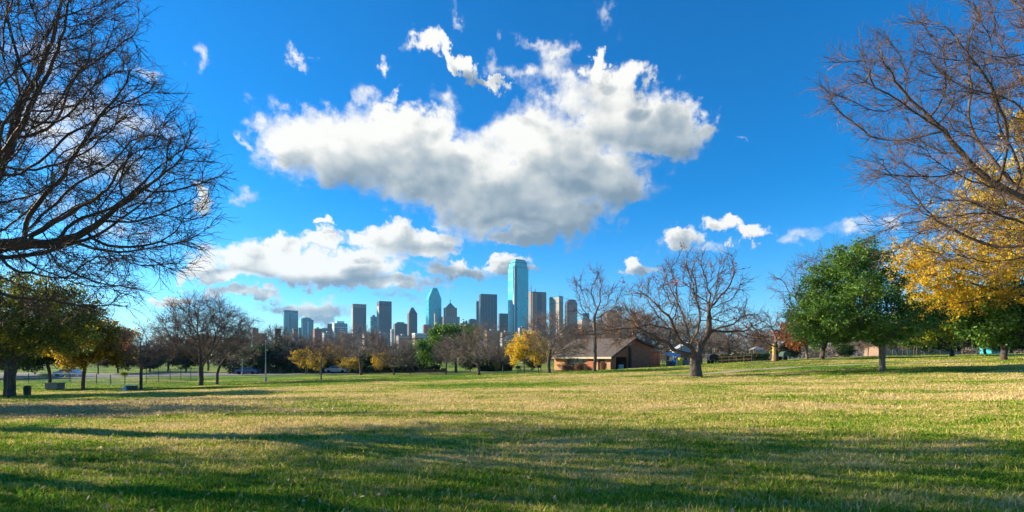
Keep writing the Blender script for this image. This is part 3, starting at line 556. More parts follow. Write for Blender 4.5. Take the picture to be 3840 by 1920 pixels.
# (kind, px, top py, Y, width factor, label)
BELT = [
 ('bare_round', 168, 342, 120, 1.2, 'leafless tree in the dark belt between the small upright tree and the fan shaped tree'),
 ('dark', 118, 352, 110, 1.2, 'dark evergreen past the road behind the yellow and green tree'),
 ('dark', 150, 354, 120, 1.4, 'dark evergreen behind the small upright leafless tree'),
 ('bare_vase', 128, 338, 130, 1.0, 'hazy leafless tree above the road right of the yellow and green tree'),
 ('dark', 186, 352, 118, 1.3, 'dark evergreen behind the fan shaped tree, left of its trunk'),
 ('bare_round', 208, 340, 135, 1.2, 'brown leafless tree behind the fan shaped tree'),
 ('dark', 232, 351, 112, 1.3, 'dark evergreen between the fan shaped tree and the lamp pole'),
 ('bare_round', 250, 336, 118, 1.1, 'brown leafless tree just left of the lamp pole'),
 ('dark', 258, 350, 104, 1.2, 'dark evergreen right behind the lamp pole'),
 ('bare_vase', 276, 330, 122, .9, 'upright leafless tree just right of the lamp pole'),
 ('dark', 284, 346, 108, 1.4, 'big dark evergreen right of the lamp pole'),
 ('bare_round', 291, 340, 106, 1.1, 'leafless tree over the dark evergreen at the foot of the teal slab tower'),
 ('yellow', 306, 348, 96, 1.3, 'golden tree left of the small pale trunk'),
 ('yellow', 316, 355, 88, 1.0, 'low golden bush beside the pale trunk'),
 ('dark', 310, 356, 118, 1.4, 'dark evergreen behind the golden tree left of the pale trunk'),
 ('bare_round', 312, 341, 130, 1.1, 'leafless tree below the curved top tower'),
 ('yellow', 331, 345, 108, 1.2, 'golden tree behind the crown of the small pale trunk tree'),
 ('bare_round', 338, 338, 112, 1.0, 'leafless tree below the white cornered office block'),
 ('dark', 335, 358, 112, 1.3, 'low dark evergreen right of the pale trunk'),
 ('yellow', 348, 356, 94, 1.3, 'golden tree left of the trunk below the tan topped tower'),
 ('yellow', 357, 358, 93, 1.0, 'low golden tree touching the trunk below the tan topped tower'),
 ('dark', 366, 357, 108, 1.4, 'dark evergreen right of the trunk below the tan topped tower'),
 ('bare_vase', 375, 338, 118, 1.0, 'leafless tree below the dark teal block between two tall towers'),
 ('yellow', 381, 350, 100, 1.1, 'golden tree left of the low round leafless tree'),
 ('yellow', 379, 358, 92, .9, 'low golden bush left of the low round leafless tree'),
 ('dark', 386, 357, 112, 1.2, 'dark evergreen behind the low round leafless tree'),
 ('bare_round', 410, 343, 116, 1.1, 'leafless tree below the pointed brown tower'),
 ('dark', 412, 352, 104, 1.1, 'dark evergreen left of the wide evergreen'),
 ('dark', 424, 358, 98, 1.0, 'small dark evergreen under the left side of the wide evergreen'),
 ('bare_round', 446, 340, 84, .8, 'grey leafless tree in front of the right side of the wide evergreen'),
 ('dark', 470, 357, 108, 1.4, 'dark evergreen behind the dense round leafless tree, left of its trunk'),
 ('dark', 492, 355, 110, 1.4, 'dark evergreen behind the dense round leafless tree, right of its trunk'),
 ('bare_round', 503, 347, 98, 1.1, 'leafless tree left of the small golden leaved tree'),
 ('yellow', 497, 361, 92, .9, 'low yellow bush near the dense round leafless tree'),
 ('dark', 508, 358, 108, 1.0, 'small dark evergreen left of the small golden leaved tree'),
 ('yellow', 541, 343, 84, 1.0, 'golden tree behind the trunk of the spreading leafless tree'),
 ('dark', 533, 357, 112, 1.2, 'dark evergreen behind the small golden leaved tree'),
 ('bare_vase', 572, 325, 118, 1.1, 'leafless tree behind the roof of the brick pavilion, left of the tall sparse tree'),
 ('bare_round', 606, 318, 116, 1.3, 'leafless tree behind the pavilion roof ridge'),
 ('bare_round', 628, 312, 126, 1.4, 'broad brown leafless tree above the pavilion gable'),
 ('bare_vase', 645, 316, 118, 1.3, 'leafless tree above the right end of the brick pavilion'),
 ('bare_round', 668, 328, 112, 1.4, 'leafless tree behind the blue tarpaulin'),
 ('bare_round', 690, 322, 128, 1.4, 'leafless tree behind the grey metal shed'),
 ('bare_round', 712, 333, 108, 1.3, 'leafless tree behind the dark trailer'),
 ('bare_vase', 729, 325, 122, 1.2, 'leafless tree behind the wooden rail fence'),
 ('bare_round', 748, 334, 104, 1.1, 'thin leafless tree left of the limb curving tree by the playground'),
 ('bare_vase', 762, 330, 112, 1.1, 'leafless tree behind the orange and blue play panel'),
 ('dark', 790, 343, 112, 1.2, 'dark evergreen behind the rust orange tree'),
 ('bare_round', 858, 338, 112, 1.0, 'leafless tree seen under the round green tree, left of its trunk'),
 ('dark', 846, 345, 108, 1.1, 'dark evergreen under the left side of the round green tree'),
 ('bare_vase', 893, 330, 106, 1.0, 'leafless tree seen just right of the pale bare trunk'),
 ('bare_round', 908, 334, 114, 1.0, 'leafless tree in front of the tan building at the right'),
 ('dark', 925, 330, 102, 1.2, 'dark evergreen right of the tan building'),
 ('bare_vase', 938, 325, 110, 1.0, 'leafless tree below the yellow tree, left of the yellow green tree'),
 ('dark', 952, 325, 100, 1.2, 'dark evergreen behind the yellow green tree'),
 ('dark', 985, 322, 98, 1.3, 'dark evergreen left of the yellow tree trunk'),
 ('dark', 1012, 325, 100, 1.3, 'dark evergreen behind the tree at the right edge'),
 ('dark', -20, 340, 85, 1.4, 'dark evergreen beyond the lawn at the left edge'),
 ('dark', 15, 345, 96, 1.3, 'dark evergreen behind the thick trunked tree'),
 ('bare_vase', 98, 345, 105, 1.0, 'leafless tree behind the yellow and dark green tree'),
]
cnt = {}
for i, (kd, px, top, Y, wf, lab) in enumerate(BELT):
    if px < 420 and kd != 'yellow': top -= 4
    pool = PR[kd]; k = cnt.get(kd, 0); cnt[kd] = k+1
    o = pool[k] if k < len(pool) else copy_tree(pool[k % len(pool)])
    x, y, z = at(px, Y); sc = (PZ(top, Y)-z)/H0[kd]; sc = max(sc, .25); wf = wf*.8 if kd == 'yellow' else wf
    o.location = (x, y, z-.05); o.rotation_euler = (0, 0, (i*2.399) % 6.283); o.scale = (sc*wf, sc*wf, sc)
    o['label'] = lab; o['group'] = 'trees of the belt behind the lawn'
for i, (px, Y) in enumerate([(868, 98), (879, 108), (897, 96), (903, 112), (914, 101), (929, 94), (941, 106), (963, 97), (977, 110), (992, 102), (1010, 95), (1019, 108)]):
    o = copy_tree(PR['bare_vase'][i % 2]); x, y, z = at(px, Y); o.location = (x, y, z-.05); o.rotation_euler = (0, 0, i*1.7); f_ = .55+.2*((i*7) % 5)/5; o.scale = (f_*.7, f_*.7, f_)
    o['label'] = 'slim leafless tree in the row of trunks beyond the lawn at the right'; o['group'] = 'slim trees in the row beyond the lawn'
# far woods: hazy mass of twigs and leaves between the park and downtown
def woods(name, n, y0, y1, top, seed, m, label, s=.5, px0=-200, px1=1230):
    rg = np.random.default_rng(seed); nt_ = 900
    ty_ = rg.uniform(y0, y1, nt_); tx_ = (rg.uniform(px0, px1, nt_)-512)/512*ty_; hh = rg.uniform(.55, 1.1, nt_)*top
    hh *= .8+.35*np.sin(tx_/ty_*23+1.3)*np.sin(tx_/ty_*61)
    k = rg.integers(0, nt_, n); d = norm(rg.normal(size=(n, 3))); r = rg.random(n)**.45; rr = hh[k]*.5
    P = np.c_[tx_[k], ty_[k], np.full(n, 0.)]+d*r[:, None]*np.c_[rr*1.2, rr*1.2, rr*.95]; P[:, 2] += hh[k]*.52+zat(tx_[k], ty_[k])
    tag(link(name, mesh_np(name, *leaf_quads(P, s, rg), m)), label, 'woods', kind='stuff')
wood_brown = leafmat('wood_brown', [(.05, .04, .033), (.10, .08, .065), (.17, .13, .10), (.24, .17, .1)], .2, .05)
woods('distant_woods', 110000, 170, 420, 15, 61, wood_brown, 'brown leafless wood stretching towards downtown', .5)
woods('distant_woods', 70000, 420, 1000, 26, 62, wood_brown, 'hazy brown wood at the foot of the downtown towers', 1.3)

# hedge and shrubs
def bush(px, Y, w_px, h_px, d, lm, name, label, n, size, group=None):
    x, y, z = at(px, Y); rg = np.random.default_rng(int(px*7)); k = Y/512
    t = thing(name, label, 'shrub', (x, y, z), 0, group)
    m_ = 9; ct = np.c_[rg.uniform(-.8, .8, m_)*w_px*k/2, rg.uniform(-.5, .5, m_)*d, np.full(m_, h_px*k*.5)]
    c = ct[rg.integers(0, m_, n)]+norm(rg.normal(size=(n, 3)))*rg.random((n, 1))**.4*np.array([w_px*k*.22, d*.5, h_px*k*.5])
    c[:, 2] = np.clip(c[:, 2], 0.02, None); link('foliage', mesh_np('foliage', *leaf_quads(c, size, rg), lm), t)
    mb = MB()
    for q_ in range(7): a = ct[q_ % m_]; mb.tube([(a[0]*.5, a[1]*.5, -.05), (a[0]*.8, a[1]*.8, h_px*k*.4), (a[0], a[1], h_px*k*.75)], [.03, .02, .008], 4)
    mb.build('stem', bark_dark, t); return t
def hedge(pa, pb, Ya, Yb, h, label, n=9000):
    a = at(pa, Ya); c_ = at(pb, Yb); t = thing('hedge', label, 'hedge', a)
    rg = np.random.default_rng(int(pa)); u = rg.random(n); x = u*(c_[0]-a[0]); y = u*(c_[1]-a[1]); z = u*(c_[2]-a[2])
    P = np.c_[x, y+rg.uniform(-.7, .7, n), z+rg.random(n)**.7*h*(1+.15*np.sin(u*60))]
    link('foliage', mesh_np('foliage', *leaf_quads(P, .16, rg), leaf_dark), t)
hedge(228, 344, 103, 104, 1.5, 'long dark clipped hedge behind the lamp pole and small pale trunk')
hedge(350, 440, 100, 104, 1.4, 'dark hedge behind the picnic tables')
hedge(478, 512, 106, 106, 1.3, 'short dark hedge behind the dense round leafless tree')
hedge(716, 768, 92, 88, 1.2, 'dark hedge beyond the wooden rail fence', 6000)
bush(46, 88, 10, 5, 1.5, leaf_lime, 'shrub', 'small lime green shrub beyond the road', 700, .12)
bush(124, 92, 7, 5, 1.2, leaf_lime, 'shrub', 'small bright yellow green shrub beside the fence', 600, .12)
for p_, w_, h_, lb in [(568, 16, 7, 'dry reddish shrub under the pavilion window'), (581, 14, 8, 'dry reddish shrub against the brick pier of the pavilion'), (604, 7, 9, 'dry upright shrub beside the pavilion side door')]:
    bush(p_, 77.5 if p_ > 600 else 78.5+(600-p_)*.13, w_, h_, .7, leaf_dry, 'dry_shrub', lb, 2200, .06, 'dry shrubs along the pavilion')
bush(444, 97, 7, 5, 1.4, leaf_dark, 'shrub', 'round dark shrub below the wide evergreen', 900, .12)

# ------------------------------------------------------------------ roads
asphalt = mottled('asphalt', (.10, .105, .12), (.17, .17, .18), .6, .9)
path_m = mottled('path_dirt', (.26, .21, .15), (.38, .31, .22), .8, .95)
def strip(name, pts, width, m, lift=.05):
    pts = [Vector(p) for p in pts]; V = []; F = []; k = 0; ww = width if hasattr(width, '__len__') else [width]*len(pts)
    dense = []
    for i in range(len(pts)-1):
        for s in range(12): t = s/12; dense.append((pts[i].lerp(pts[i+1], t), ww[i]*(1-t)+ww[i+1]*t))
    dense.append((pts[-1], ww[-1]))
    cross = 8
    for i, (p, wd) in enumerate(dense):
        d = (dense[min(i+1, len(dense)-1)][0]-dense[max(i-1, 0)][0]).normalized(); nn_ = Vector((-d.y, d.x))
        for c in range(cross+1):
            q_ = p+nn_*wd*(c/cross-.5); V.append((q_.x, q_.y, float(zat(q_.x, q_.y))+lift))
    for i in range(len(dense)-1):
        for c in range(cross): a = i*(cross+1)+c; F.append((a, a+1, a+cross+2, a+cross+1))
    return tag(link(name, mesh_np(name, V, F, m, True)), kind='structure')
strip('road', [(-190, 80), (-120, 92), (-80, 98), (-62, 99), (-44, 98), (-36, 98), (-10, 104), (20, 112), (60, 124)], [30, 30, 28, 24, 12, 6, 5, 4, 4], asphalt)
strip('path', [(60, 84), (48, 79), (34, 73), (31, 66), (40, 62), (60, 60)], [1.8]*6, path_m)
strip('path', [(12, 47.5), (17, 46.5), (22, 48), (28, 49), (34, 47.5), (44, 46)], [.5, 1.5, 1.9, 1.6, 1.3, .5], path_m, .035)
strip('footpath', [(-18, 96), (-6, 90), (2, 88), (9, 84)], [2.0]*4, path_m, .07)

# ------------------------------------------------------------------ pavilion
brick_dark = None
def brickmat(name, c1, c2, mortar, bw=.22, bh=.075, grime=.5):
    def b(nt):
        o = objco(nt); n_ = nt.node('ShaderNodeNewGeometry').outputs['True Normal']
        sp = nt.node('ShaderNodeSeparateXYZ', {0: o}); u = nt.math('ADD', sp.outputs[0], sp.outputs[1])
        v = nt.node('ShaderNodeCombineXYZ', {0: u, 1: sp.outputs[2], 2: 0.0}).outputs[0]
        br = nt.node('ShaderNodeTexBrick', {'Vector': v, 'Color1': (*c1, 1), 'Color2': (*c2, 1), 'Mortar': (*mortar, 1), 'Scale': 1.0, 'Mortar Size': .012, 'Brick Width': bw*2, 'Row Height': bh*2})
        n2 = nt.noise(o, 1.3, 4.0, .65)
        c = nt.mix(nt.mr(n2, .35, .7, 0, grime), br.outputs[0], nt.vmath('MULTIPLY', br.outputs[0], (.45, .42, .4)))
        return pbsdf(nt, c, .9)
    return mat(name, b)
brick_tan = brickmat('brick_tan', (.60, .33, .16), (.48, .25, .12), (.45, .34, .24))
brick_red = brickmat('brick_red', (.62, .20, .08), (.46, .13, .055), (.20, .15, .12))
roof_shingle = mottled('roof_shingle', (.085, .07, .06), (.13, .11, .095), 2.5, .95)
dark_wood = mottled('dark_wood', (.05, .035, .025), (.10, .065, .045), 2, .8)
cream = mat('cream_paint', color=(.62, .52, .38)); white_p = mottled('white_paint', (.62, .62, .6), (.75, .75, .73), 2, .6)
glass_d = mat('window_glass', color=(.05, .09, .10), rough=.12, spec=.8); dark_m = mat('dark_interior', color=(.012, .011, .011))
steel_d = mottled('dark_steel', (.03, .035, .035), (.06, .065, .065), 3, .5, .6); steel_g = mottled('galvanised', (.28, .3, .31), (.42, .44, .44), 3, .5, .5)
th = R(45); bx, by = PX(610.5, 78), 78.0; bz = float(zat(bx, by))-.15
pav = thing('brick_pavilion', 'low brick park pavilion with grey shingle roof and open gable porch', 'pavilion', (bx, by, bz), th)
L_, W_, HL, HA, HR = 11.2, 12.7, PZ(356, 78)-bz, PZ(338.5, 82.5)-bz, PZ(347, 87)-bz   # local x along gable, local y back along eave wall
# eave wall with window and door openings (local plane x=0, y 0..L)
def wall_y(mb, x0, x1, openings, y0, y1, z1):
    ys = sorted({y0, y1, *[o[0] for o in openings], *[o[1] for o in openings]})
    for a, c in zip(ys[:-1], ys[1:]):
        op = [o for o in openings if o[0] <= a and o[1] >= c]
        if not op: mb.box(x0, x1, a, c, 0, z1)
        else:
            if op[0][2] > 0: mb.box(x0, x1, a, c, 0, op[0][2])
            mb.box(x0, x1, a, c, op[0][3], z1)
mb = MB(); wall_y(mb, 0, .25, [(1.0, 2.3, 0, 1.9), (5.1, 8.4, .85, 1.95)], .0, L_, HL); mb.build('wall', brick_tan, pav)
mb = MB()
gx_ = [0.26, 1.5, 4.7, 5.3, W_]
def roofz(x): return HL+(HA-HL)*x/(W_/2) if x < W_/2 else HA+(HR-HA)*(x-W_/2)/(W_/2)
for a, c in zip(gx_[:-1], gx_[1:]):
    segs = [a, c] if not (a < W_/2 < c) else [a, W_/2, c]
    for p0, p1 in zip(segs[:-1], segs[1:]):
        zb = 2.15 if (p0, p1) == (1.5, 4.7) else 0
        mb.prism([(p0, 0), (p1, 0), (p1, .25), (p0, .25)], zb, [roofz(p0)-.12, roofz(p1)-.12, roofz(p1)-.12, roofz(p0)-.12])
gw = mb.build('wall', brick_red, pav); gw['label'] = 'dark red brick gable wall with porch opening'
mb = MB(); mb.box(.26, W_, L_-.25, L_, 0, HL); mb.box(W_-.25, W_, .26, L_-.26, 0, HR-.15); mb.build('wall', brick_red, pav)
mb = MB(); mb.box(1.3, 4.9, 2.6, 2.7, 0, 2.6); mb.box(1.2, 1.3, .26, 2.7, 0, 2.6); mb.box(4.9, 5.0, .26, 2.7, 0, 2.6); pp = mb.build('porch', dark_wood, pav)
mb = MB(); ov = .55
for xa, xb, za, zb in [(-ov, W_/2, HL-(HA-HL)/(W_/2)*ov, HA), (W_/2, W_+ov, HA, HR-(HA-HR)/(W_/2)*ov)]:
    mb.prism([(xa, -ov), (xb, -ov), (xb, L_+ov), (xa, L_+ov)], [za-.02, zb-.02, zb-.02, za-.02], [za+.14, zb+.14, zb+.14, za+.14])
rf = mb.build('roof', roof_shingle, pav)
mb = MB(); mb.box(-ov-.09, -ov-.003, -ov, L_+ov, HL-.42, HL-.14); mb.build('fascia', cream, rf)
mb = MB()
for xa, xb, za, zb in [(-ov, W_/2, HL-(HA-HL)/(W_/2)*ov, HA), (W_/2, W_+ov, HA, HR-(HA-HR)/(W_/2)*ov)]:
    mb.prism([(xa, -ov-.08), (xb, -ov-.08), (xb, -ov-.003), (xa, -ov-.003)], [za-.2, zb-.2, zb-.2, za-.2], [za+.12, zb+.12, zb+.12, za+.12])
mb.build('bargeboard', dark_wood, rf)
wn = MB().box(.10, .14, 5.1, 8.4, .85, 1.95).build('window', glass_d, pav)
f = MB(); f.box(.03, .2, 5.1, 5.2, .851, 1.949); f.box(.03, .2, 8.3, 8.399, .851, 1.949); f.box(.035, .19, 6.4, 6.5, .851, 1.949); f.box(.02, .2, 5.2, 8.3, 1.86, 1.948); f.box(-.03, .2, 5.2, 8.3, .852, .93)
f.build('frame', dark_wood, wn)
MB().box(.12, .17, 1.0, 2.3, 0, 1.9).build('door', dark_wood, pav)
MB().box(-.16, -.003, 3.0, 4.2, 0, HL-.45).build('brick_pier', brick_red, pav)
MB().box(4.95, 5.3, -.4, -.05, 0, roofz(5.1)-.2).build('post', dark_wood, pav, .01)
MB().box(3.5, 4.6, .6, 1.0, 0, .95).build('counter', white_p, pav, .01)
MB().box(2.0, 2.7, 2.5, 2.58, .2, 1.9).build('poster_board', white_p, pav)
mb = MB(); mb.box(W_+.003, W_+4.2, 1.0, 7, 0, HR-.9); ex = mb.build('side_wing', brick_red, pav)
MB().box(W_+.003, W_+4.6, .6, 7.4, HR-.897, HR-.75).build('flat_roof', roof_shingle, ex)
mb = MB()
for x in (W_+.4, W_+2.2, W_+4.0): mb.tube([(x, -.6, 0), (x, -.6, 2.3)], .04)
mb.tube([(W_+.4, -.6, 2.3), (W_+4.0, -.6, 2.3)], .035); mb.tube([(W_+.4, -.6, .9), (W_+4.0, -.6, .9)], .035)
mb.build('handrail', dark_wood, pav)

# ------------------------------------------------------------------ street furniture
def lamp(px, Y, top, label, arm=0.0, m=steel_g, r=.07):
    x, y, z = at(px, Y); h = PZ(top, Y)-z; t = thing('lamp_pole', label, 'lamp pole', (x, y, z))
    MB().cone((0, 0), r*2.2, r*1.9, -.1, .55, 10).build('base', m, t)
    MB().cone((0, 0), r, r*.6, .551, h, 10).build('pole', m, t)
    if arm:
        MB().tube([(0, 0, h), (arm*.1, 0, h+.25), (arm*.5, 0, h+.42), (arm, 0, h+.38)], .04).build('arm', m, t)
        MB().box(arm, arm+.55*np.sign(arm), -.12, .12, h+.3, h+.42).build('lamp_head', m, t, .02)
    else: MB().cone((0, 0), .10, .05, h+.001, h+.22, 8).build('lamp_head', m, t)
lamp(265.7, 60, 342, 'tall slim grey pole standing on the green strip right of the fan shaped tree')
lamp(242.3, 92, 360, 'short grey pole beyond the road left of the tall slim pole', r=.06)
lamp(681, 80, 340, 'black lamp post with curved arm in front of the grey shed', arm=1.6, m=steel_d, r=.13)
lamp(8.5, 32, 366, 'thin dark pole in front of the thick trunk at the left edge', m=steel_d, r=.045)
# power pole
x, y, z = at(416, 150); up = thing('utility_pole', 'dark wooden utility pole with wide crossarm above the bare trees', 'utility pole', (x, y, z))
h = PZ(336, 150)-z; MB().cone((0, 0), .22, .15, -.2, h, 8).build('pole', dark_wood, up)
MB().box(-4.4, 3.6, -.32, -.16, h-1.0, h-.7).build('crossarm', dark_wood, up)
def picnic(px, Y, label, rz=0.0, m=None, s=1.0):
    m = m or dark_wood; t = thing('picnic_table', label, 'picnic table', at(px, Y), rz, 'picnic tables on the lawn')
    MB().box(-.95*s, .95*s, -.38, .38, .72, .78).build('tabletop', m, t, .008)
    for s_1 in (-1, 1): MB().box(-.95*s, .95*s, s_1*.72-.14, s_1*.72+.14, .42, .47).build('seat', m, t, .008)
    for x_1 in (-.7*s, .7*s):
        l = MB()
        for s_1 in (-1, 1): l.tube([(x_1, s_1*.75, 0), (x_1, s_1*.2, .715)], .035)
        l.tube([(x_1, -.72, .39), (x_1, .72, .39)], .03); l.build('leg', m, t)
picnic(420.5, 84, 'dark picnic table with a heavy base left of the pale one', .15, s=2.3)
picnic(436, 88, 'long thin topped picnic table right of the heavy dark one', -.1, s=2.0)
picnic(526, 92, 'dark picnic table behind the small golden leaved tree', .1, steel_d, 1.5)
picnic(743, 82, 'picnic table beyond the wooden rail fence', .1, dark_wood, 1.6)
picnic(366, 104, 'pale picnic table by the trunk below the tan topped tower', .1, white_p, 2.2)
def grill(px, Y, label):
    t = thing('park_grill', label, 'grill', at(px, Y), .3, 'black park grills')
    MB().cone((0, 0), .05, .05, -.1, .7, 8).build('post', steel_d, t)
    b_ = MB(); b_.box(-.28, .28, -.22, -.18, .7, 1.0); b_.box(-.28, .28, .18, .22, .7, 1.0); b_.box(-.28, -.24, -.18, .18, .7, 1.0); b_.box(.24, .28, -.18, .18, .7, 1.0); b_.box(-.24, .24, -.18, .18, .7, .73); b_.build('firebox', steel_d, t)
    MB().box(-.26, .26, -.3, .16, 1.003, 1.02).build('grate', steel_d, t)
grill(517.8, 64, 'black park grill in front of the small golden leaved tree')
grill(538.5, 66, 'black park grill left of the spreading leafless tree')
def bench(px, Y, label, rz=0.0):
    t = thing('park_bench', label, 'bench', at(px, Y), rz)
    MB().box(-.9, .9, -.2, .22, .42, .46).build('seat', dark_wood, t); MB().box(-.9, .9, .22, .26, .55, .9).build('backrest', dark_wood, t)
    for x_1 in (-.75, .75): MB().tube([(x_1, -.15, 0), (x_1, -.15, .42)], .03).tube([(x_1, .2, 0), (x_1, .25, .9)], .03).build('leg', steel_d, t)
def bin_(px, Y, r, h, m, name, label, cat='bin', lid=None):
    t = thing(name, label, cat, at(px, Y)); MB().cone((0, 0), r*.88, r, -.03, h, 16).build('body', m, t); MB().cone((0, 0), r*1.06, r*.6, h+.002, h+.12, 16).build('lid', lid or m, t)
bin_(27.3, 36, .22, .62, steel_d, 'litter_bin', 'small black bin right of the thick trunk')
yellow_m = mottled('yellow_paint', (.62, .45, .02), (.72, .55, .04), 2, .6); blue_m = mottled('blue_tarp', (.03, .10, .28), (.05, .15, .36), 2, .6); orange_m = mat('orange_paint', color=(.65, .22, .03), rough=.5)
bin_(676, 79, .24, .95, white_p, 'tall_bin', 'tall white bin between the blue sack and the yellow bin')
bin_(680, 79, .42, 1.15, yellow_m, 'tall_bin', 'big yellow bin by the lamp post')
bin_(670, 79, .42, .72, mat('dark_blue_plastic', color=(.02, .05, .09), rough=.5), 'barrel', 'dark round barrel under the blue tarpaulin', 'barrel')
# storage boxes
def crate(px, Y, w_, d_, h_, m, name, label, cat, rz=0.0):
    t = thing(name, label, cat, at(px, Y), rz); MB().box(-w_/2, w_/2, -d_/2, d_/2, .1, h_).build('body', m, t, .02)
    MB().box(-w_/2-.04, w_/2+.04, -d_/2-.04, d_/2+.04, h_+.002, h_+.07).build('lid', m, t, .01)
    for sx in (-1, 1): MB().box(sx*w_/2*.8-.05, sx*w_/2*.8+.05, -d_/2+.05, d_/2-.05, -.05, .098).build('foot', steel_d, t)
    return t
green_box = mottled('green_metal', (.03, .07, .05), (.06, .11, .08), 2, .6)
crate(132, 43, .6, .5, .34, green_box, 'utility_box', 'low dark green box on the grass left of the small upright tree', 'box')
crate(54.8, 50, 1.2, .9, .62, mottled('grey_metal', (.14, .15, .13), (.2, .21, .19), 2, .6), 'utility_box', 'grey green utility box beneath the low dark green tree', 'box')
crate(686, 79.5, .9, .6, .6, mat('grey_plastic', color=(.2, .2, .26), rough=.6), 'storage_box', 'grey storage box under the shed awning', 'box')
crate(690, 79.5, .6, .6, .55, white_p, 'storage_box', 'pale storage box left of the gnarled trunk', 'box')
crate(667.5, 79.5, .35, .4, 1.0, mottled('plywood', (.36, .24, .14), (.44, .3, .18), 2, .8), 'wooden_crate', 'upright plywood crate beside the dark barrel', 'crate')
t = thing('sign_board', 'small white board lying tilted on the grass beside the low green box', 'board', at(125.8, 43), .2)
MB().prism([(-.25, -.3), (.25, -.3), (.35, .3), (-.15, .3)], [0, 0, .42, .42], [.03, .03, .45, .45]).build('board', white_p, t); MB().tube([(.1, .25, -.02), (.1, .25, .41)], .02).build('prop', steel_g, t)
# tarpaulin canopy, blue sack, shed
x, y, z = at(673, 80.5); t = thing('tarpaulin_canopy', 'sagging pale blue tarpaulin beside the brick pavilion', 'canopy', (x, y, z))
nu, nv = 13, 7; V = []; F = []
for j in range(nv):
    for i in range(nu):
        u, v = i/(nu-1), j/(nv-1); V.append((-1.1+2.4*u, -.6+1.8*v, 2.15-.5*math.sin(u*math.pi)*(1-v)*.5-.9*(1-v)**2*(.3+.7*abs(u-.3))))
for j in range(nv-1):
    for i in range(nu-1): a = j*nu+i; F.append((a, a+1, a+nu+1, a+nu))
cl = link('sheet', mesh_np('sheet', V, F, mottled('tarp_pale', (.30, .38, .46), (.42, .5, .56), 2, .7), True), t); md = cl.modifiers.new('thick', 'SOLIDIFY'); md.thickness = .02
for xx in (-1.05, 1.25): MB().tube([(xx, 1.15, 0), (xx, 1.15, 2.15)], .035).build('post', dark_wood, t)
x, y, z = at(675.3, 78.6); t = thing('blue_sack', 'bright blue cinched sack standing behind the white bin', 'sack', (x, y, z))
MB().cone((0, .5), .33, .36, 0, 1.0, 12).build('body', blue_m, t, smooth=True); MB().cone((0, .5), .36, .07, 1.001, 1.55, 12).build('neck', blue_m, t, smooth=True)
x, y, z = at(688, 86); sh = thing('metal_shed', 'grey blue metal shed with pale gable behind the gnarled tree', 'shed', (x, y, z), -.1)
siding = mottled('metal_siding', (.30, .34, .38), (.40, .44, .48), .5, .5, .2)
mb = MB(); mb.prism([(-1.8, 0), (1.8, 0), (1.8, 4), (-1.8, 4)], 0, 2.6); mb.add([(-1.8, -.001, 2.6), (1.8, -.001, 2.6), (0, -.001, 3.7), (-1.8, 4, 2.6), (1.8, 4, 2.6), (0, 4, 3.7)], [(0, 1, 2), (3, 5, 4), (0, 3, 4, 1)]); mb.build('wall', siding, sh)
mb = MB()
for s_1 in (-1, 1): mb.prism([(0, -.3), (s_1*2.1, -.3), (s_1*2.1, 4.3), (0, 4.3)], [3.72, 2.44, 2.44, 3.72], [3.82, 2.54, 2.54, 3.82])
mb.build('roof', siding, sh)
mb = MB(); mb.prism([(-1.9, -1.6), (1.9, -1.6), (1.9, -.01), (-1.9, -.01)], [1.7, 1.7, 2.2, 2.2], [1.75, 1.75, 2.25, 2.25]); aw = mb.build('awning', mottled('tarp_pale2', (.36, .44, .5), (.46, .54, .58), 2, .6), sh)
for s_1 in (-1.8, 1.8): MB().tube([(s_1, -1.55, 0), (s_1, -1.55, 1.7)], .04).build('post', steel_d, aw)
x, y, z = at(686.5, 81.6); t = thing('shelf_rack', 'rack with orange and dark goods under the shed awning', 'rack', (x, y, z))
for k in range(3): MB().box(-1.1, 1.1, 0, .4, .25+k*.55, .29+k*.55).build('shelf', dark_wood, t)
for sx in (-1.1, 1.1): MB().box(sx-.03, sx+.03, 0, .4, -.02, 1.75).build('upright', steel_d, t)
random.seed(4)
for k in range(9):
    tt = thing('goods_box', f'x', 'box', (x-.95+k*.24, y+.2, z+.842))
    tt['label'] = ['orange box on the rack', 'dark box on the rack', 'pale box on the rack'][k % 3]; tt['group'] = ['orange boxes on the shed rack', 'dark boxes on the shed rack', 'pale boxes on the shed rack'][k % 3]
    MB().box(-.09, .09, -.12, .12, 0, .3+.08*random.random()).build('carton', [orange_m, steel_d, white_p][k % 3], tt, .01)
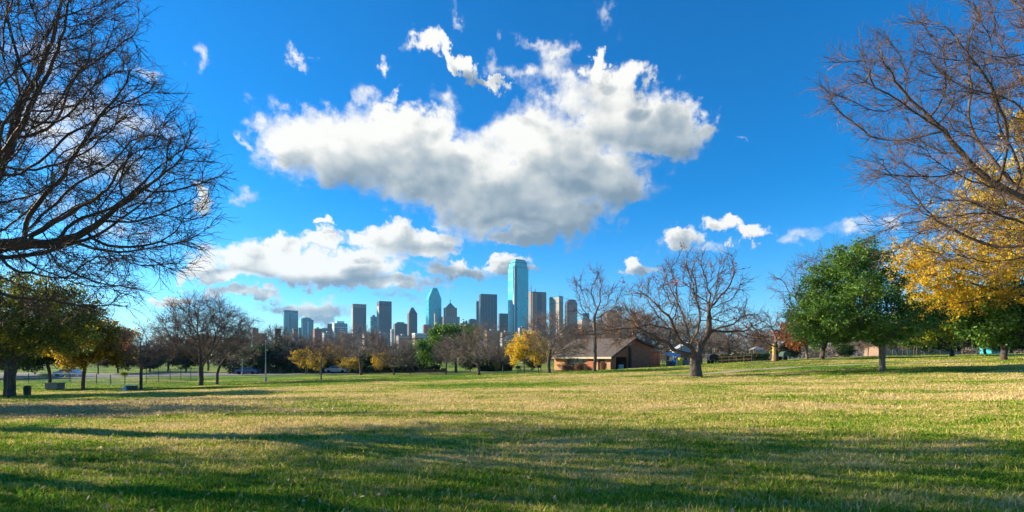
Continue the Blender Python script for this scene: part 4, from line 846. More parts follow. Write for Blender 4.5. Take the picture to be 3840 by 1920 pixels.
# trailer
def trailer(px, Y, L1, H1, m, name, label, rz=0.0):
    t = thing(name, label, 'trailer', at(px, Y), rz)
    MB().box(-L1/2, L1/2, -.6, .6, .55, .62).build('deck', steel_d, t)
    mb = MB(); n_1 = 9
    pts = [(-L1/2, .63)]+[(-L1/2+(1-math.cos(a))*L1/2, .63+math.sin(a)**.6*(H1-.63)) for a in [math.pi*i/n_1 for i in range(1, n_1)]]+[(L1/2, .63)]
    V = [(p[0], -.58, p[1]) for p in pts]+[(p[0], .58, p[1]) for p in pts]; n_2 = len(pts)
    mb.add(V, [tuple(range(n_2)), tuple(range(n_2, 2*n_2))[::-1]]+[(i, (i+1) % n_2, n_2+(i+1) % n_2, n_2+i) for i in range(n_2)]); mb.build('body', m, t)
    for sy in (-.7, .7):
        for sx in (-.35,):
            wv_ = MB(); a_ = [2*math.pi*i/14 for i in range(14)]
            wv_.add([(sx+.3*math.cos(q_), sy-.08, .3+.3*math.sin(q_)) for q_ in a_]+[(sx+.3*math.cos(q_), sy+.08, .3+.3*math.sin(q_)) for q_ in a_], [tuple(range(14)), tuple(range(14, 28))[::-1]]+[(i, (i+1) % 14, 14+(i+1) % 14, 14+i) for i in range(14)])
            wv_.build('wheel', dark_m, t)
    MB().tube([(L1/2, 0, .58), (L1/2+.8, 0, .5), (L1/2+.9, 0, 0)], .04).build('drawbar', steel_d, t)
trailer(712.6, 82, 1.5, 1.55, mat('black_paint', color=(.01, .012, .02), rough=.4), 'smoker_trailer', 'black barrel trailer right of the gnarled tree')
trailer(785, 72, 1.1, 1.3, green_box, 'smoker_trailer', 'dark green barrel trailer near the yellow playground post')
# rail fence right
def railfence(pa, pb, Ya, Yb, n, h, label, m=dark_wood, name='rail_fence'):
    a = Vector(at(pa, Ya)); c = Vector(at(pb, Yb)); t = thing(name, label, 'fence', a); pr = None
    for i in range(n+1):
        p = a.lerp(c, i/n); p.z = float(zat(p.x, p.y)); l = p-a
        MB().box(l.x-.06, l.x+.06, l.y-.06, l.y+.06, l.z-.1, l.z+h).build('post', m, t)
        if pr is not None:
            for f_ in (.45, .9): MB().tube([(pr.x, pr.y-.08, pr.z+h*f_), (l.x, l.y-.08, l.z+h*f_)], .045).build('rail', m, t)
        pr = l
railfence(702, 752, 84, 76, 7, 1.1, 'dark wooden rail fence right of the gnarled tree')
# chain link fences
def linkmesh(nt):
    o = objco(nt); sp = nt.node('ShaderNodeSeparateXYZ', {0: o}); s = nt.math('ADD', sp.outputs[0], sp.outputs[1])
    d = [nt.math('ABSOLUTE', nt.math('SUBTRACT', nt.math('FRACT', nt.math('MULTIPLY', nt.math(op, s, sp.outputs[2]), 9.0)), .5)) for op in ('ADD', 'SUBTRACT')]
    f_ = nt.math('LESS_THAN', nt.math('MINIMUM', d[0], d[1]), .07)
    return nt.node('ShaderNodeMixShader', {0: f_, 1: nt.node('ShaderNodeBsdfTransparent').outputs[0], 2: pbsdf(nt, (.22, .24, .25), .5, .3)}).outputs[0]
m_link = mat('chain_link', linkmesh)
def chainfence(pts, h, n, label):
    P = [Vector(at(p, Y)) for p, Y in pts]; t = thing('chain_link_fence', label, 'fence', P[0]); L = []
    for i in range(len(P)-1):
        for s in range(n): q_ = P[i].lerp(P[i+1], s/n); q_.z = float(zat(q_.x, q_.y)); L.append(q_-P[0])
    q_ = P[-1].copy(); L.append(q_-P[0])
    for q_ in L: MB().tube([(q_.x, q_.y, q_.z-.1), (q_.x, q_.y, q_.z+h+.05)], .04).build('post', steel_d, t)
    MB().tube([(q_.x, q_.y, q_.z+h) for q_ in L], .022, 5).build('top_rail', steel_d, t)
    mb = MB()
    for a, c in zip(L[:-1], L[1:]): mb.add([(a.x, a.y, a.z+.03), (c.x, c.y, c.z+.03), (c.x, c.y, c.z+h), (a.x, a.y, a.z+h)], [(0, 1, 2, 3)])
    mb.build('wire_mesh', m_link, t)
chainfence([(-30, 70), (70, 66), (140, 60)], 1.15, 5, 'low chain link fence between the lawn and the road at the left')
chainfence([(146, 66), (200, 80)], 1.6, 5, 'taller chain link fence behind the fan shaped tree')
# playground
x, y, z = at(773.6, 70); t = thing('playground_post', 'bright yellow playground post with orange base', 'post', (x, y, z))
MB().cone((0, 0), .28, .2, -.05, .3, 12).cone((0, 0), .2, .17, .3, .75, 12).build('base', orange_m, t)
MB().cone((0, 0), .13, .12, .751, 1.85, 12).build('shaft', yellow_m, t); mb = MB(); mb.cone((0, 0), .2, .2, 1.851, 1.95, 10).cone((0, 0), .1, .16, 1.951, 2.1, 10).cone((0, 0), .18, .05, 2.101, 2.35, 10).build('finial', yellow_m, t)
def playset(px, Y, label, top, panel1, panel2, w_=1.8):
    x, y, z = at(px, Y); t = thing('play_tower', label, 'play tower', (x, y, z))
    for sx in (-w_/2, w_/2):
        for sy in (0, 1.5): MB().tube([(sx, sy, -.05), (sx, sy, 2.1)], .05).build('post', top, t)
    MB().box(-w_/2+.06, w_/2-.06, .03, 1.47, .9, .97).build('platform', dark_wood, t)
    MB().box(-w_/2+.06, 0, -.03, .03, .99, 1.6).build('panel', panel1, t); MB().box(0.02, w_/2-.06, -.03, .03, 1.2, 1.9).build('panel', panel2, t)
    mb = MB(); mb.add([(-w_/2-.2, -.2, 2.1), (w_/2+.2, -.2, 2.1), (w_/2+.2, 1.7, 2.1), (-w_/2-.2, 1.7, 2.1), (0, .75, 2.75)], [(0, 1, 4), (1, 2, 4), (2, 3, 4), (3, 0, 4), (0, 3, 2, 1)]); mb.build('roof', top, t)
teal_m = mat('teal_paint', color=(.03, .30, .36), rough=.5)
playset(758.5, 96, 'play tower with orange and teal panels left of the curving tree', steel_g, orange_m, teal_m, 1.8)
playset(777, 112, 'play tower with yellow roof right behind the yellow post', yellow_m, orange_m, dark_wood, 1.6)
x, y, z = at(775, 92); t = thing('low_wall', 'pale low wall behind the yellow playground post', 'wall', (x, y, z)); MB().box(-1.9, 1.9, 0, .25, -.1, 1.15).build('panel', cream, t, .02); MB().box(-1.96, 1.96, -.04, .29, 1.152, 1.22).build('coping', white_p, t)
# parked cars left, in the distance
def car(px, Y, m, label, rz=0.0):
    t = thing('parked_car', label, 'car', at(px, Y), rz, 'cars parked beyond the road')
    prof = [(-2.15, .35), (-2.2, .75), (-1.95, .98), (-1.35, 1.02), (-.85, 1.42), (.75, 1.45), (1.45, 1.05), (2.1, .9), (2.2, .55), (2.1, .32)]
    n_1 = len(prof); mb = MB(); V = []
    for sy, k in ((-.86, 1), (-.88, 1), (.88, 1), (.86, 1)):
        V += [(p[0]*(1 if abs(sy) > .87 else .985), sy*(.82 if p[1] > 1.2 else 1), p[1]) for p in prof]
    F = [tuple(range(n_1))[::-1], tuple(range(3*n_1, 4*n_1))]
    for r_ in range(3): F += [(r_*n_1+i, r_*n_1+(i+1) % n_1, (r_+1)*n_1+(i+1) % n_1, (r_+1)*n_1+i) for i in range(n_1)]
    mb.add(V, F); mb.build('body', m, t)
    mb = MB(); mb.prism([(-1.0, -.80), (.95, -.80), (.95, -.9), (-1.0, -.9)], 1.03, 1.03)
    MB().add([(-1.15, -.885, 1.04), (1.2, -.885, 1.04), (.7, -.75, 1.36), (-.78, -.75, 1.36)], [(0, 1, 2, 3)]).build('window', glass_d, t)
    for wx in (-1.35, 1.35):
        for wy in (-.82, .82):
            a_ = [2*math.pi*i/14 for i in range(14)]; w_ = MB()
            w_.add([(wx+.33*math.cos(q_), wy-.1, .33+.33*math.sin(q_)) for q_ in a_]+[(wx+.33*math.cos(q_), wy+.1, .33+.33*math.sin(q_)) for q_ in a_], [tuple(range(14)), tuple(range(14, 28))[::-1]]+[(i, (i+1) % 14, 14+(i+1) % 14, 14+i) for i in range(14)]); w_.build('wheel', dark_m, t)
car(69, 92, mat('white_car_paint', color=(.6, .62, .64), rough=.3, spec=.6), 'white car parked beyond the road behind the low yellow and green tree', .1)
car(248, 100, mat('blue_car_paint', color=(.06, .09, .16), rough=.3, spec=.6), 'dark blue car parked between the two grey poles')
car(337, 102, mat('silver_car_paint', color=(.3, .36, .42), rough=.3, metal=.4, spec=.6), 'silver blue car parked right of the small pale trunk')

# ------------------------------------------------------------------ downtown
def facade(name, c1, c2, floor=3.9, bay=3.0, rough=.5, metal=0.0, vert=0.0, spec=.4, win=.5):
    """cladding with storey bands and bays"""
    def b(nt):
        o = objco(nt); sp = nt.node('ShaderNodeSeparateXYZ', {0: o})
        fz = nt.math('FRACT', nt.math('DIVIDE', sp.outputs[2], floor)); band = nt.math('GREATER_THAN', fz, .45)
        nrm = nt.node('ShaderNodeNewGeometry').outputs['Normal']
        u = nt.math('ADD', sp.outputs[0], nt.math('MULTIPLY', sp.outputs[1], .9))
        fu = nt.math('FRACT', nt.math('DIVIDE', u, bay)); bayf = nt.math('GREATER_THAN', fu, .35)
        wf = nt.math('MULTIPLY', band, bayf) if vert == 0 else (bayf if vert == 1 else band)
        n_1 = nt.noise(nt.vmath('MULTIPLY', o, (1, 1, .5)), .05, 3.0, .6)
        c = nt.mix(nt.math('MULTIPLY', wf, win), c1, c2)
        c = nt.mix(nt.mr(n_1, .35, .7, 0, .35), c, nt.vmath('MULTIPLY', c, (.75, .78, .8)))
        pane = nt.noise(nt.node('ShaderNodeCombineXYZ', {0: nt.math('FLOOR', nt.math('DIVIDE', u, bay*3)), 1: nt.math('FLOOR', nt.math('DIVIDE', sp.outputs[2], floor*2)), 2: 0.0}).outputs[0], 1.7, 0.0)
        return pbsdf(nt, c, nt.mr(pane, .3, .7, rough*.8, rough*1.25), metal, spec)
    return mat(name, b)
F_teal = facade('teal_glass', (.015, .36, .40), (.01, .26, .31), 3.9, 4, .32, .3, 2, .6, .35)
F_tealdark = facade('dark_teal_glass', (.015, .13, .18), (.01, .08, .11), 3.9, 4, .3, .3, 0, .5)
F_tealgrey = facade('teal_grey_glass', (.05, .22, .26), (.025, .13, .17), 3.9, 4, .35, .3, 2, .5)
F_grey = facade('grey_curtain_wall', (.045, .062, .085), (.025, .036, .05), 3.9, 3, .5, .1, 1, .4)
F_concrete = facade('pale_concrete', (.42, .37, .31), (.13, .13, .14), 3.9, 3.6, .8, 0, 0, .2, .6)
F_tan = facade('tan_masonry', (.25, .19, .15), (.10, .085, .08), 3.9, 3.2, .85, 0, 0, .2, .6)
F_brown = facade('brown_granite', (.085, .075, .08), (.045, .042, .048), 3.9, 3.2, .6, 0, 0, .3, .6)
F_warm = facade('warm_granite', (.24, .17, .13), (.11, .085, .075), 3.9, 3.2, .6, 0, 0, .3, .6)
F_stripe = facade('black_glass', (.012, .025, .045), (.008, .016, .03), 3.9, 4, .45, .0, 2, .35)
F_white = facade('white_balcony', (.42, .39, .35), (.18, .18, .19), 3.3, 5, .8, 0, 2, .2, .8)
F_red = facade('red_brick', (.26, .10, .07), (.12, .06, .05), 3.9, 4, .85, 0, 0, .2, .5)
pale_metal = mat('pale_metal', color=(.5, .52, .54), rough=.4, metal=.3); m_roofg = mat('roof_grey', color=(.12, .13, .14)); m_copper = mottled('copper_green', (.07, .12, .12), (.11, .16, .16), .1, .6)
def foot(pa, pb, pc, Y, extra=16.0):
    """left, near-corner and right pixel columns -> 4 footprint corners (near, right, back, left), world XY"""
    sb = (pb-512)/512; sc_ = (pc-512)/512; sa = (pa-512)/512
    t_ = math.atan(-sa)+R(extra); t_ = min(max(t_, R(8)), R(60)); u = (math.cos(t_), math.sin(t_)); v = (-math.sin(t_), math.cos(t_)); B = (sb*Y, Y)
    wv_ = (sc_*B[1]-B[0])/(u[0]-sc_*u[1]); dv = (sa*B[1]-B[0])/(v[0]-sa*v[1])
    if dv < 12: dv = max(dv, .5)
    C_ = (B[0]+u[0]*wv_, B[1]+u[1]*wv_); A = (B[0]+v[0]*dv, B[1]+v[1]*dv); D_ = (A[0]+C_[0]-B[0], A[1]+C_[1]-B[1])
    return [B, C_, D_, A], wv_, dv, t_
def inset(P, k, c=None):
    cx = sum(p[0] for p in P)/len(P); cy = sum(p[1] for p in P)/len(P); return [(cx+(p[0]-cx)*k, cy+(p[1]-cy)*k) for p in P]
class Tower:
    """one downtown building: Empty at its near corner, parts added in world XY and world z"""
    def __init__(s, pa, pb, pc, Y, label, name='office_tower', extra=16.0, group='downtown towers'):
        s.P, s.w, s.d, s.t = foot(pa, pb, pc, Y, extra); s.Y = Y; s.z0 = -4.0; s.o = s.P[0]
        s.root = thing(name, label, 'building', (s.o[0], s.o[1], s.z0), 0, group)
    def loc(s, P): return [(p[0]-s.o[0], p[1]-s.o[1]) for p in P]
    def z(s, py): return PZ(py, s.Y)-s.z0
    def part(s, name, P, z0, z1, m, parent=None): return MB().prism(s.loc(P), z0, z1).build(name, m, parent or s.root)
    def strips(s, name, n, z0, z1, m, wdt=1.2, out=.5, face='front', parent=None):
        P = s.loc(s.P); a, c = (P[0], P[1]) if face == 'front' else (P[3], P[0]); mb = MB()
        dx, dy = c[0]-a[0], c[1]-a[1]; L = math.hypot(dx, dy); dx /= L; dy /= L; nx_, ny_ = (dy, -dx)
        for i in range(n):
            m0 = L*(i+.5)/n; p = (a[0]+dx*(m0-wdt/2), a[1]+dy*(m0-wdt/2)); q_ = (a[0]+dx*(m0+wdt/2), a[1]+dy*(m0+wdt/2))
            mb.prism([(p[0]+nx_*out, p[1]+ny_*out), (q_[0]+nx_*out, q_[1]+ny_*out), (q_[0]-nx_*.1, q_[1]-ny_*.1), (p[0]-nx_*.1, p[1]-ny_*.1)], z0, z1)
        return mb.build(name, m, parent or s.root)
    def hbands(s, name, zs, hgt, m, out=.4, parent=None):
        mb = MB()
        for z_ in zs:
            P = s.loc(s.P); cx = sum(p[0] for p in P)/4; cy = sum(p[1] for p in P)/4; k = 1+out*2/max(min(s.w, s.d), 8)
            mb.prism([(cx+(p[0]-cx)*k, cy+(p[1]-cy)*k) for p in P], z_, z_+hgt)
        return mb.build(name, m, parent or s.root)
# teal slab with window column
T = Tower(282.9, 284, 298.2, 1500, 'teal grey slab tower with a column of small dark windows, leftmost of the towers')
T.part('body', T.P, 0, T.z(312), F_tealgrey); T.part('crown', inset(T.P, .985), T.z(312)+.003, T.z(309.9), F_tealdark)
mb = MB(); P = T.loc(T.P); dx, dy = P[1][0]-P[0][0], P[1][1]-P[0][1]
for k in range(9):
    a_ = (P[0][0]+dx*.38, P[0][1]+dy*.38-.5); c_ = (P[0][0]+dx*.46, P[0][1]+dy*.46-.5); zt = T.z(313.5+k*1.75)
    mb.prism([a_, c_, (c_[0], c_[1]+1), (a_[0], a_[1]+1)], zt-3, zt)
mb.build('window_column', dark_m, T.root)
T = Tower(301.2, 302.5, 313.5, 1480, 'dark teal tower with a gently curved roof')
T.part('body', T.P, 0, T.z(319), F_tealdark)
P = T.P; seg = 8; mb = MB()
for k in range(seg):
    f0, f1 = k/seg*.8, (k+1)/seg*.8; h0, h1 = [T.z(319)+.003+(T.z(317.2)-T.z(319))*math.sin(math.pi*(.15+.85*f)) for f in (f0, f1)]
    L4 = [(P[0][0]+(P[1][0]-P[0][0])*f, P[0][1]+(P[1][1]-P[0][1])*f) for f in (f0, f1)]+[(P[3][0]+(P[2][0]-P[3][0])*f, P[3][1]+(P[2][1]-P[3][1])*f) for f in (f1, f0)]
    mb.prism(T.loc(L4), T.z(319)+.003, [h0, h1, h1, h0])
mb.build('curved_roof', F_tealgrey, T.root); T.strips('light_strip', 1, 0, T.z(321), pale_metal, 2.5, .4)
T = Tower(298.5, 299, 302, 1520, 'narrow pale teal block squeezed left of the curved roof tower'); T.part('body', T.P, 0, T.z(328), F_tealgrey); T.part('parapet', inset(T.P, 1.03), T.z(328)+.01, T.z(327.5), m_roofg)
T = Tower(321.9, 322.5, 332.4, 1500, 'dark stepped block left of the white cornered office block')
T.part('body', T.P, 0, T.z(328), F_grey); B_, C_, D_, A_2 = T.P; half = [((B_[0]+C_[0])/2, (B_[1]+C_[1])/2), C_, D_, ((A_2[0]+D_[0])/2, (A_2[1]+D_[1])/2)]; T.part('upper_step', half, T.z(328)+.01, T.z(316.5+7), F_grey)
T = Tower(332.2, 334.5, 347.5, 1450, 'office block with pale corner and red sign under its roof')
T.part('body', T.P, 0, T.z(323), F_tealgrey); T.part('crown', inset(T.P, .6), T.z(323)+.01, T.z(320.8), pale_metal)
T.hbands('floor_bands', [T.z(p) for p in (331.5, 329.6, 327.4, 334, 336)], 1.2, pale_metal); T.strips('sign', 1, T.z(325.6), T.z(324.8), mat('red_sign', color=(.5, .06, .04)), 14, .9)
T.strips('corner_column', 1, 0, T.z(322.6), pale_metal, T.d*.8, .5, 'left')
T = Tower(351.6, 353.0, 366.3, 1500, 'tall grey tower with a tan band round its top', extra=9)
T.part('body', T.P, 0, T.z(307.2), F_grey); T.part('top_band', inset(T.P, 1.012), T.z(307.2)+.01, T.z(303.7), F_tan); T.strips('lit_side_facing', 2, 0, T.z(307.5), F_concrete, T.d*.42, .4, 'left')  # pale strips on the left face paint its sunlit side
T = Tower(370, 371, 377.5, 1650, 'dark teal block behind the two tall grey towers'); T.part('body', T.P, 0, T.z(316.5), F_tealdark); T.part('plant_room', inset(T.P, .4), T.z(316.5)+.01, T.z(314.8), F_tealdark)
T = Tower(376.7, 379.2, 391.7, 1480, 'tallest grey tower of the left cluster with a dark recessed line below its top', extra=12)
T.part('body', T.P, 0, T.z(305.2), F_grey); T.part('recess', inset(T.P, .985), T.z(305.2)+.01, T.z(304.4), dark_m); T.part('crown', inset(T.P, 1.0), T.z(304.4)+.01, T.z(300.9), F_grey)
T.strips('lit_side_facing', 1, 0, T.z(305.3), F_concrete, T.d*.86, .5, 'left')  # pale facing puts the sunlight on this left face into its colour
T = Tower(379.5, 380.5, 389.2, 1300, 'low tan block with a dark glass panel in front of the tallest grey tower', 'office_block'); T.part('body', T.P, 0, T.z(331), F_brown); T.strips('glass_panel', 1, T.z(336), T.z(331.6), glass_d, 14, .5)
T = Tower(390.6, 391.4, 394, 1250, 'narrow white balconied block', 'apartment_block'); T.part('body', T.P, 0, T.z(329.4), F_white); T.part('parapet', inset(T.P, 1.05), T.z(329.4)+.01, T.z(329), white_p)
T.hbands('balconies', [T.z(p) for p in (331, 333, 335, 337, 339, 341)], 1.0, white_p, 1.0)
T = Tower(393.2, 395, 407.2, 1350, 'stepped grey office block left of the pointed tower', 'office_block'); T.part('body', T.P, 0, T.z(323.5), F_brown); T.part('upper_step', inset(T.P, .55), T.z(323.5)+.01, T.z(321.8), F_brown); T.part('canopy', inset(T.P, .8), T.z(323.5)+.02, T.z(323), F_tan)
T = Tower(407.3, 409, 417.3, 1400, 'brown tower with a pointed roof')
T.part('body', T.P, 0, T.z(313.4), F_brown); P = T.loc(T.P); cx = sum(p[0] for p in P)/4; cy = sum(p[1] for p in P)/4; zt = T.z(313.4)+.01
MB().add([(*p, zt) for p in P]+[(cx-3, cy, T.z(307)), (cx+3, cy, T.z(307))], [(0, 1, 5, 4), (1, 2, 5), (2, 3, 4, 5), (3, 0, 4), (3, 2, 1, 0)]).build('pointed_roof', F_brown, T.root)
T = Tower(422.7, 424, 431.4, 1200, 'low dark red brick block left of the teal gabled tower', 'brick_block'); T.part('body', T.P, 0, T.z(325), F_red); T.part('roof', inset(T.P, .9), T.z(325)+.01, T.z(324.4), m_roofg)
T = Tower(412, 415, 436, 1100, 'pale low hall below the pointed brown tower', 'low_hall'); T.part('body', T.P, 0, T.z(334), F_concrete); T.part('roof', inset(T.P, 1.02), T.z(334)+.01, T.z(333), white_p)
# teal gabled tower
T = Tower(425.8, 428.8, 441.4, 1450, 'bright teal glass tower with slanted prism top', extra=14)
T.part('body', T.P, 0, T.z(298.4), F_teal); P = T.loc(T.P); zt = T.z(298.4)+.01; zr = T.z(287.4)
q0 = [P[0][0]*.66+P[1][0]*.34, P[0][1]*.66+P[1][1]*.34]; q1 = [P[0][0]*.34+P[1][0]*.66, P[0][1]*.34+P[1][1]*.66]; q2 = [P[3][0]*.34+P[2][0]*.66, P[3][1]*.34+P[2][1]*.66]; q3 = [P[3][0]*.66+P[2][0]*.34, P[3][1]*.66+P[2][1]*.34]
MB().add([(*p, zt) for p in P]+[(*q_, zr) for q_ in (q0, q1, q2, q3)], [(0, 1, 5, 4), (1, 2, 6, 5), (2, 3, 7, 6), (3, 0, 4, 7), (4, 5, 6, 7), (3, 2, 1, 0)]).build('slanted_top', F_teal, T.root)
T = Tower(434.2, 434.8, 436.2, 1200, 'slender beige chimney stack in front of the teal gabled tower', 'chimney_stack', extra=30); T.part('shaft', T.P, 0, T.z(313.6), F_concrete); T.part('cap', inset(T.P, 1.15), T.z(313.6)+.01, T.z(312.6), m_roofg)
# old building with pyramid
T = Tower(440.9, 443.5, 459.7, 1430, 'old tan stone building with pyramid roof and rooftop figure', extra=14)
T.part('body', T.P, 0, T.z(316.3), F_tan); up_ = inset(T.P, .72); T.part('upper_body', up_, T.z(316.3)+.01, T.z(307.2), F_tan)
T.strips('pilaster', 9, T.z(330), T.z(316.3), F_concrete, 1.6, .5)
P = T.loc(inset(T.P, .56)); cx = sum(p[0] for p in P)/4; cy = sum(p[1] for p in P)/4; zt = T.z(307.2)+.01
MB().add([(*p, zt) for p in P]+[(cx, cy, T.z(301.5))], [(0, 1, 4), (1, 2, 4), (2, 3, 4), (3, 0, 4), (3, 2, 1, 0)]).build('pyramid_roof', m_copper, T.root)
MB().cone((cx, cy), .9, .6, T.z(301.7), T.z(300.2), 8).cone((cx, cy), 1.2, .5, T.z(300.2), T.z(298.5), 8).build('rooftop_figure', m_roofg, T.root)
T = Tower(459, 461, 470, 1250, 'low cluttered brown roofline block right of the pyramid roof', 'office_block'); T.part('body', T.P, 0, T.z(323), F_brown); T.part('plant_room', inset(T.P, .5), T.z(323)+.01, T.z(321), F_concrete)
T = Tower(464, 466, 479.5, 1150, 'low brown brick warehouse below the dark striped tower', 'warehouse'); T.part('body', T.P, 0, T.z(325), F_red); T.part('roof', inset(T.P, 1.02), T.z(325)+.01, T.z(324.3), m_roofg)
T = Tower(468.4, 469.5, 476.5, 1350, 'small grey block left of the dark striped tower', 'office_block'); T.part('body', T.P, 0, T.z(319.5), F_grey); T.part('parapet', inset(T.P, .7), T.z(319.5)+.01, T.z(318.7), F_grey)
T = Tower(475.7, 476.4, 479.4, 1500, 'narrow grey teal tower against the left side of the dark striped tower'); T.part('body', T.P, 0, T.z(302), F_tealgrey); T.part('parapet', inset(T.P, .9), T.z(302)+.01, T.z(301), F_tealgrey)
T = Tower(478.9, 480.6, 497.2, 1450, 'dark glass tower with thin pale vertical stripes')
T.part('body', T.P, 0, T.z(294.4), F_stripe); T.part('parapet', inset(T.P, .98), T.z(294.4)+.01, T.z(293.7), m_roofg); T.strips('fin', 11, 2, T.z(294.3), F_tealgrey, .8, .4); T.strips('fin', 3, 2, T.z(294.3), pale_metal, .55, .5, 'left')
T = Tower(498.4, 499.4, 508.6, 1500, 'plain grey block left of the tallest teal tower'); T.part('body', T.P, 0, T.z(314), F_grey); T.part('parapet', inset(T.P, .94), T.z(314)+.01, T.z(313.3), F_grey)
# tallest tower
T = Tower(508.0, 514.6, 528.4, 1440, 'tallest teal glass tower with stepped crown and dark edged corner bay', extra=30)
T.part('body', T.P, 0, T.z(267), F_teal); s1 = inset(T.P, .88); T.part('setback', s1, T.z(267)+.01, T.z(262), F_teal)
T.part('crown', inset(T.P, .78), T.z(262)+.01, T.z(259.4), F_teal); T.part('roof_cap', inset(T.P, .66), T.z(259.4)+.01, T.z(258.2), F_tealdark)
P = T.loc(T.P); B_ = P[0]; mb = MB(); mb.cone(B_, 4.6, 4.6, 0, T.z(266.2), 16).build('corner_bay', F_tealgrey, T.root, smooth=True)
for s_1, tgt in ((1, P[1]), (-1, P[3])):
    d_ = (tgt[0]-B_[0], tgt[1]-B_[1]); l_ = math.hypot(*d_); d_ = (d_[0]/l_, d_[1]/l_); e = (B_[0]+d_[0]*6.2, B_[1]+d_[1]*6.2)
    MB().cone(e, 1.7, 1.7, 0, T.z(265.8), 8).build('dark_pier', F_tealdark, T.root)
MB().cone(B_, 1.1, 1.1, 0, T.z(264.8), 8).build('pale_rib', pale_metal, T.root).location = (0, -4.4, 0)
T.hbands('crown_line', [T.z(261.8), T.z(266.8)], 1.6, F_tealdark, -1.2)
# antenna tower
T = Tower(528.7, 532.4, 546.4, 1500, 'dark brown tower with rooftop antennas right of the tallest tower', extra=20)
T.part('body', T.P, 0, T.z(292.5), F_warm); T.part('parapet', inset(T.P, .95), T.z(292.5)+.01, T.z(291.6), dark_m); P = T.loc(T.P)
T.strips('glass_bay', 1, T.z(345), T.z(292.7), F_stripe, 13, .4)
for k, (f_, top_) in enumerate([(.03, 284), (.12, 282.4), (.36, 286.5), (.3, 288.5)]):
    cx = P[3][0]+(P[1][0]-P[3][0])*f_+2; cy = P[3][1]+(P[1][1]-P[3][1])*f_+3; MB().cone((cx, cy), 1.2, .5, T.z(291.7), T.z(top_), 6).build('antenna', m_copper, T.root)
T.part('side_pier', [T.P[3], (T.P[3][0]*.3+T.P[0][0]*.7-1, T.P[3][1]*.3+T.P[0][1]*.7-4), (T.P[3][0]*.4+T.P[0][0]*.6, T.P[3][1]*.4+T.P[0][1]*.6+4), (T.P[3][0]+2, T.P[3][1]+4)], 0, T.z(290.6), F_tan)
T = Tower(549.3, 559, 563.1, 1470, 'pale gridded tower with dark cap', extra=38); T.part('body', T.P, 0, T.z(298.2), F_concrete); T.hbands('floor_line', [T.z(p) for p in (303, 320)], 1.2, F_tealdark); T.part('cap_band', inset(T.P, 1.0), T.z(298.2)+.01, T.z(296.3), F_tealgrey); T.part('roof', inset(T.P, .92), T.z(296.3)+.01, T.z(295.7), m_roofg)
MB().cone((2, 12), .5, .2, T.z(295.8), T.z(290), 5).build('antenna', m_roofg, T.root)
T = Tower(564.9, 570, 577.4, 1440, 'rounded brown tower with pale ribs', extra=25); T.part('body', T.P, 0, T.z(303.5), F_warm)
for k, (kk, a_, b_1) in enumerate([(.92, 303.5, 301.5), (.78, 301.5, 300), (.55, 300, 299)]): T.part('rounded_top', inset(T.P, kk), T.z(a_)+.01, T.z(b_1), F_warm)
T.strips('rib', 5, 0, T.z(303.6), F_concrete, 1.3, .5); T.strips('rib', 3, 0, T.z(303.6), F_concrete, 3, .5, 'left')
T = Tower(577.8, 582, 587.8, 1300, 'low pale block right of the rounded brown tower', 'office_block'); T.part('body', T.P, 0, T.z(320.4), F_concrete); T.part('parapet', inset(T.P, .9), T.z(320.4)+.01, T.z(319.6), F_concrete)
T = Tower(581, 583, 589.5, 1600, 'teal grey block behind the low pale block'); T.part('body', T.P, 0, T.z(313.5), F_tealgrey); T.part('parapet', inset(T.P, .9), T.z(313.5)+.01, T.z(312.8), F_tealgrey)
T = Tower(604, 607, 622, 1200, 'hazy tan block behind the bare trees above the pavilion', 'office_block'); T.part('body', T.P, 0, T.z(312), F_tan); T.part('plant_room', inset(T.P, .5), T.z(312)+.01, T.z(310), F_tan)
# dark blocks at the left and low blocks between
T = Tower(252.4, 253, 266.5, 620, 'dark stepped building behind the bare trees left of the tall slim pole', 'dark_block'); T.part('body', T.P, 0, T.z(333), F_brown); T.part('upper_step', [T.P[0], ((T.P[0][0]*.6+T.P[1][0]*.4), T.P[0][1]*.6+T.P[1][1]*.4), ((T.P[3][0]*.6+T.P[2][0]*.4), T.P[3][1]*.6+T.P[2][1]*.4), T.P[3]], T.z(333)+.01, T.z(328), F_brown)
T = Tower(274.4, 275, 280.7, 800, 'narrow dark brown block left of the teal slab tower', 'dark_block'); T.part('body', T.P, 0, T.z(329), F_brown); T.part('parapet', inset(T.P, 1.04), T.z(329)+.01, T.z(328.5), m_roofg)
T = Tower(292.3, 293.5, 298.3, 900, 'dark brown block in front of the teal slab tower', 'dark_block'); T.part('body', T.P, 0, T.z(329), F_brown); T.part('parapet', inset(T.P, 1.04), T.z(329)+.01, T.z(328.5), m_roofg)
LOW = [(168, 184, 338, 520, F_brown, 'brown apartment block behind the fan shaped tree, left of its trunk'), (186, 222, 336.5, 560, F_brown, 'long brown block behind the fan shaped tree'), (224, 250, 339, 500, F_tan, 'tan low block left of the dark stepped building'),
  (313, 322, 329, 1000, F_red, 'low red roofed block right of the curved roof tower'), (322, 334, 333, 900, F_white, 'low white block below the dark stepped block'), (340, 352, 334, 950, F_tan, 'low tan block left of the tan topped tower'),
  (362, 374, 334, 900, F_concrete, 'low pale block between the tan topped tower and the dark teal block'), (396, 410, 336, 850, F_white, 'low white block below the stepped grey office block'), (436, 446, 326, 1150, F_red, 'low reddish block right of the beige chimney stack'),
  (484, 500, 331, 900, F_tan, 'low tan block below the plain grey block'), (500, 512, 333, 800, F_white, 'low white shed roofed block left of the tallest tower base'), (518, 527, 328, 1000, F_concrete, 'pale rounded block at the foot of the tallest tower'),
  (528, 548, 332, 900, F_tan, 'low tan block below the antenna tower'), (560, 576, 330, 900, F_concrete, 'low pale block below the rounded brown tower')]
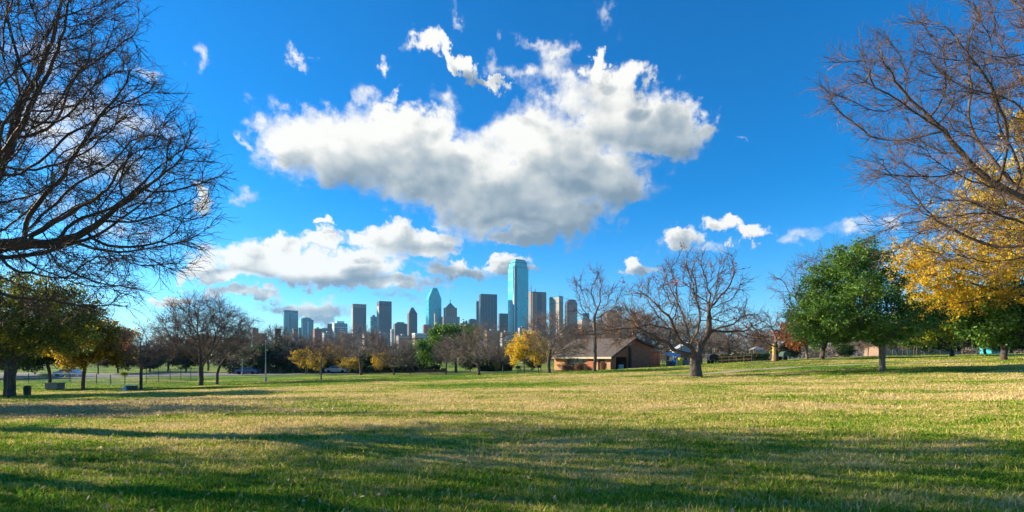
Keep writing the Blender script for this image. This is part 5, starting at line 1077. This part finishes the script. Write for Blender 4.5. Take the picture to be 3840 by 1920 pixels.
for pa, pc, top, Y, m_, lb in LOW:
    T = Tower(pa, pa+(pc-pa)*.18, pc, Y, lb, 'low_block', group='low blocks at the foot of downtown'); T.part('body', T.P, 0, T.z(top), m_); T.part('roof', inset(T.P, 1.01), T.z(top)+.01, T.z(top)+1.2, m_roofg); T.part('plant_room', inset(T.P, .3), T.z(top)+1.21, T.z(top)+4, F_concrete)
# tan building beyond the lawn on the right, teal shed
x, y, z = at(920, 150); t = thing('tan_building', 'long tan brick building behind the trunks on the right', 'building', (x, y, z))
MB().box(-11, 12, 0, 8, -1, PZ(345, 150)-z).build('wall', brickmat('brick_pale', (.30, .19, .13), (.25, .16, .11), (.4, .32, .25)), t); MB().box(-11.4, 12.4, -.4, 8.4, PZ(345, 150)-z+.002, PZ(345, 150)-z+.35).build('roof', roof_shingle, t)
for k in range(5): w_ = MB().box(-9+k*4.5, -7+k*4.5, -.06, -.003, .9, 1.9).build('window', glass_d, t)
x, y, z = at(1000, 120); t = thing('teal_shed', 'small teal shed glimpsed between the trunks at the far right', 'shed', (x, y, z)); MB().box(-2, 2, 0, 3, -.2, 2).build('wall', teal_m, t); MB().box(-2.2, 2.2, -.2, 3.2, 2.003, 2.15).build('roof', m_roofg, t)
# slim far trunks on the right lawn
for i, (px, Y, lb) in enumerate([(884, 82, 'blue grey trunk right of the pale bare trunk'), (917, 74, 'dark tapering trunk on the lawn under the left of the yellow tree')]):
    leafy(px, Y, [(px, 347)], [(px+4, 334, 18, 9, 3)], .2, 400+i, ['low green tree close right of the pale bare trunk', 'low green tree on the lawn left of the yellow tree'][i], leaf_green, 8000, .15, .3, natt=150, step=.5, rtip=.025, name='leafy_tree')

# ---- fallen leaves
rg = np.random.default_rng(77); n = 800; Y = 5*(30/5)**rg.random(n); px = rg.beta(1.2, 2.2, n)*1200-100; X = (px-512)/512*Y
n = 9000; Y2 = rg.uniform(15, 24, n); X2 = (rg.beta(1.1, 2.0, n)*460-60-512)/512*Y2
P = np.r_[np.c_[X, Y, zat(X, Y)+.05+.03*rg.random(len(X))], np.c_[X2, Y2, zat(X2, Y2)+.06+.03*rg.random(n)]]; V, F = leaf_quads(P, .03, rg)
tag(link('fallen_leaves', mesh_np('fallen_leaves', V, F, leafmat('leaf_litter', [(.10, .05, .03), (.35, .2, .1), (.55, .42, .3), (.6, .4, .1)], .2, 2.0))), 'scattered brown and pale fallen leaves on the near grass', 'leaves', kind='stuff')

# ------------------------------------------------------------------ haze
HD = 0.00008
hm = bpy.data.materials.new('haze'); hm.use_nodes = True; hn = NT(hm.node_tree); hn.n.clear()
pv = hn.node('ShaderNodeVolumePrincipled', {'Color': (.30, .62, 1.0, 1), 'Density': HD, 'Anisotropy': .2}); hn.l.new(pv.outputs[0], hn.node('ShaderNodeOutputMaterial').inputs['Volume'])
hb = MB().box(-9500, 9500, -2500, 9500, -12, 340).build('haze', hm); tag(hb, 'thin pale air between the park and downtown', 'haze', kind='stuff')
scene.cycles.max_bounces = 6; scene.cycles.transparent_max_bounces = 16; scene.cycles.volume_bounces = 0
scene.cycles.use_adaptive_sampling = True; scene.cycles.adaptive_threshold = .02
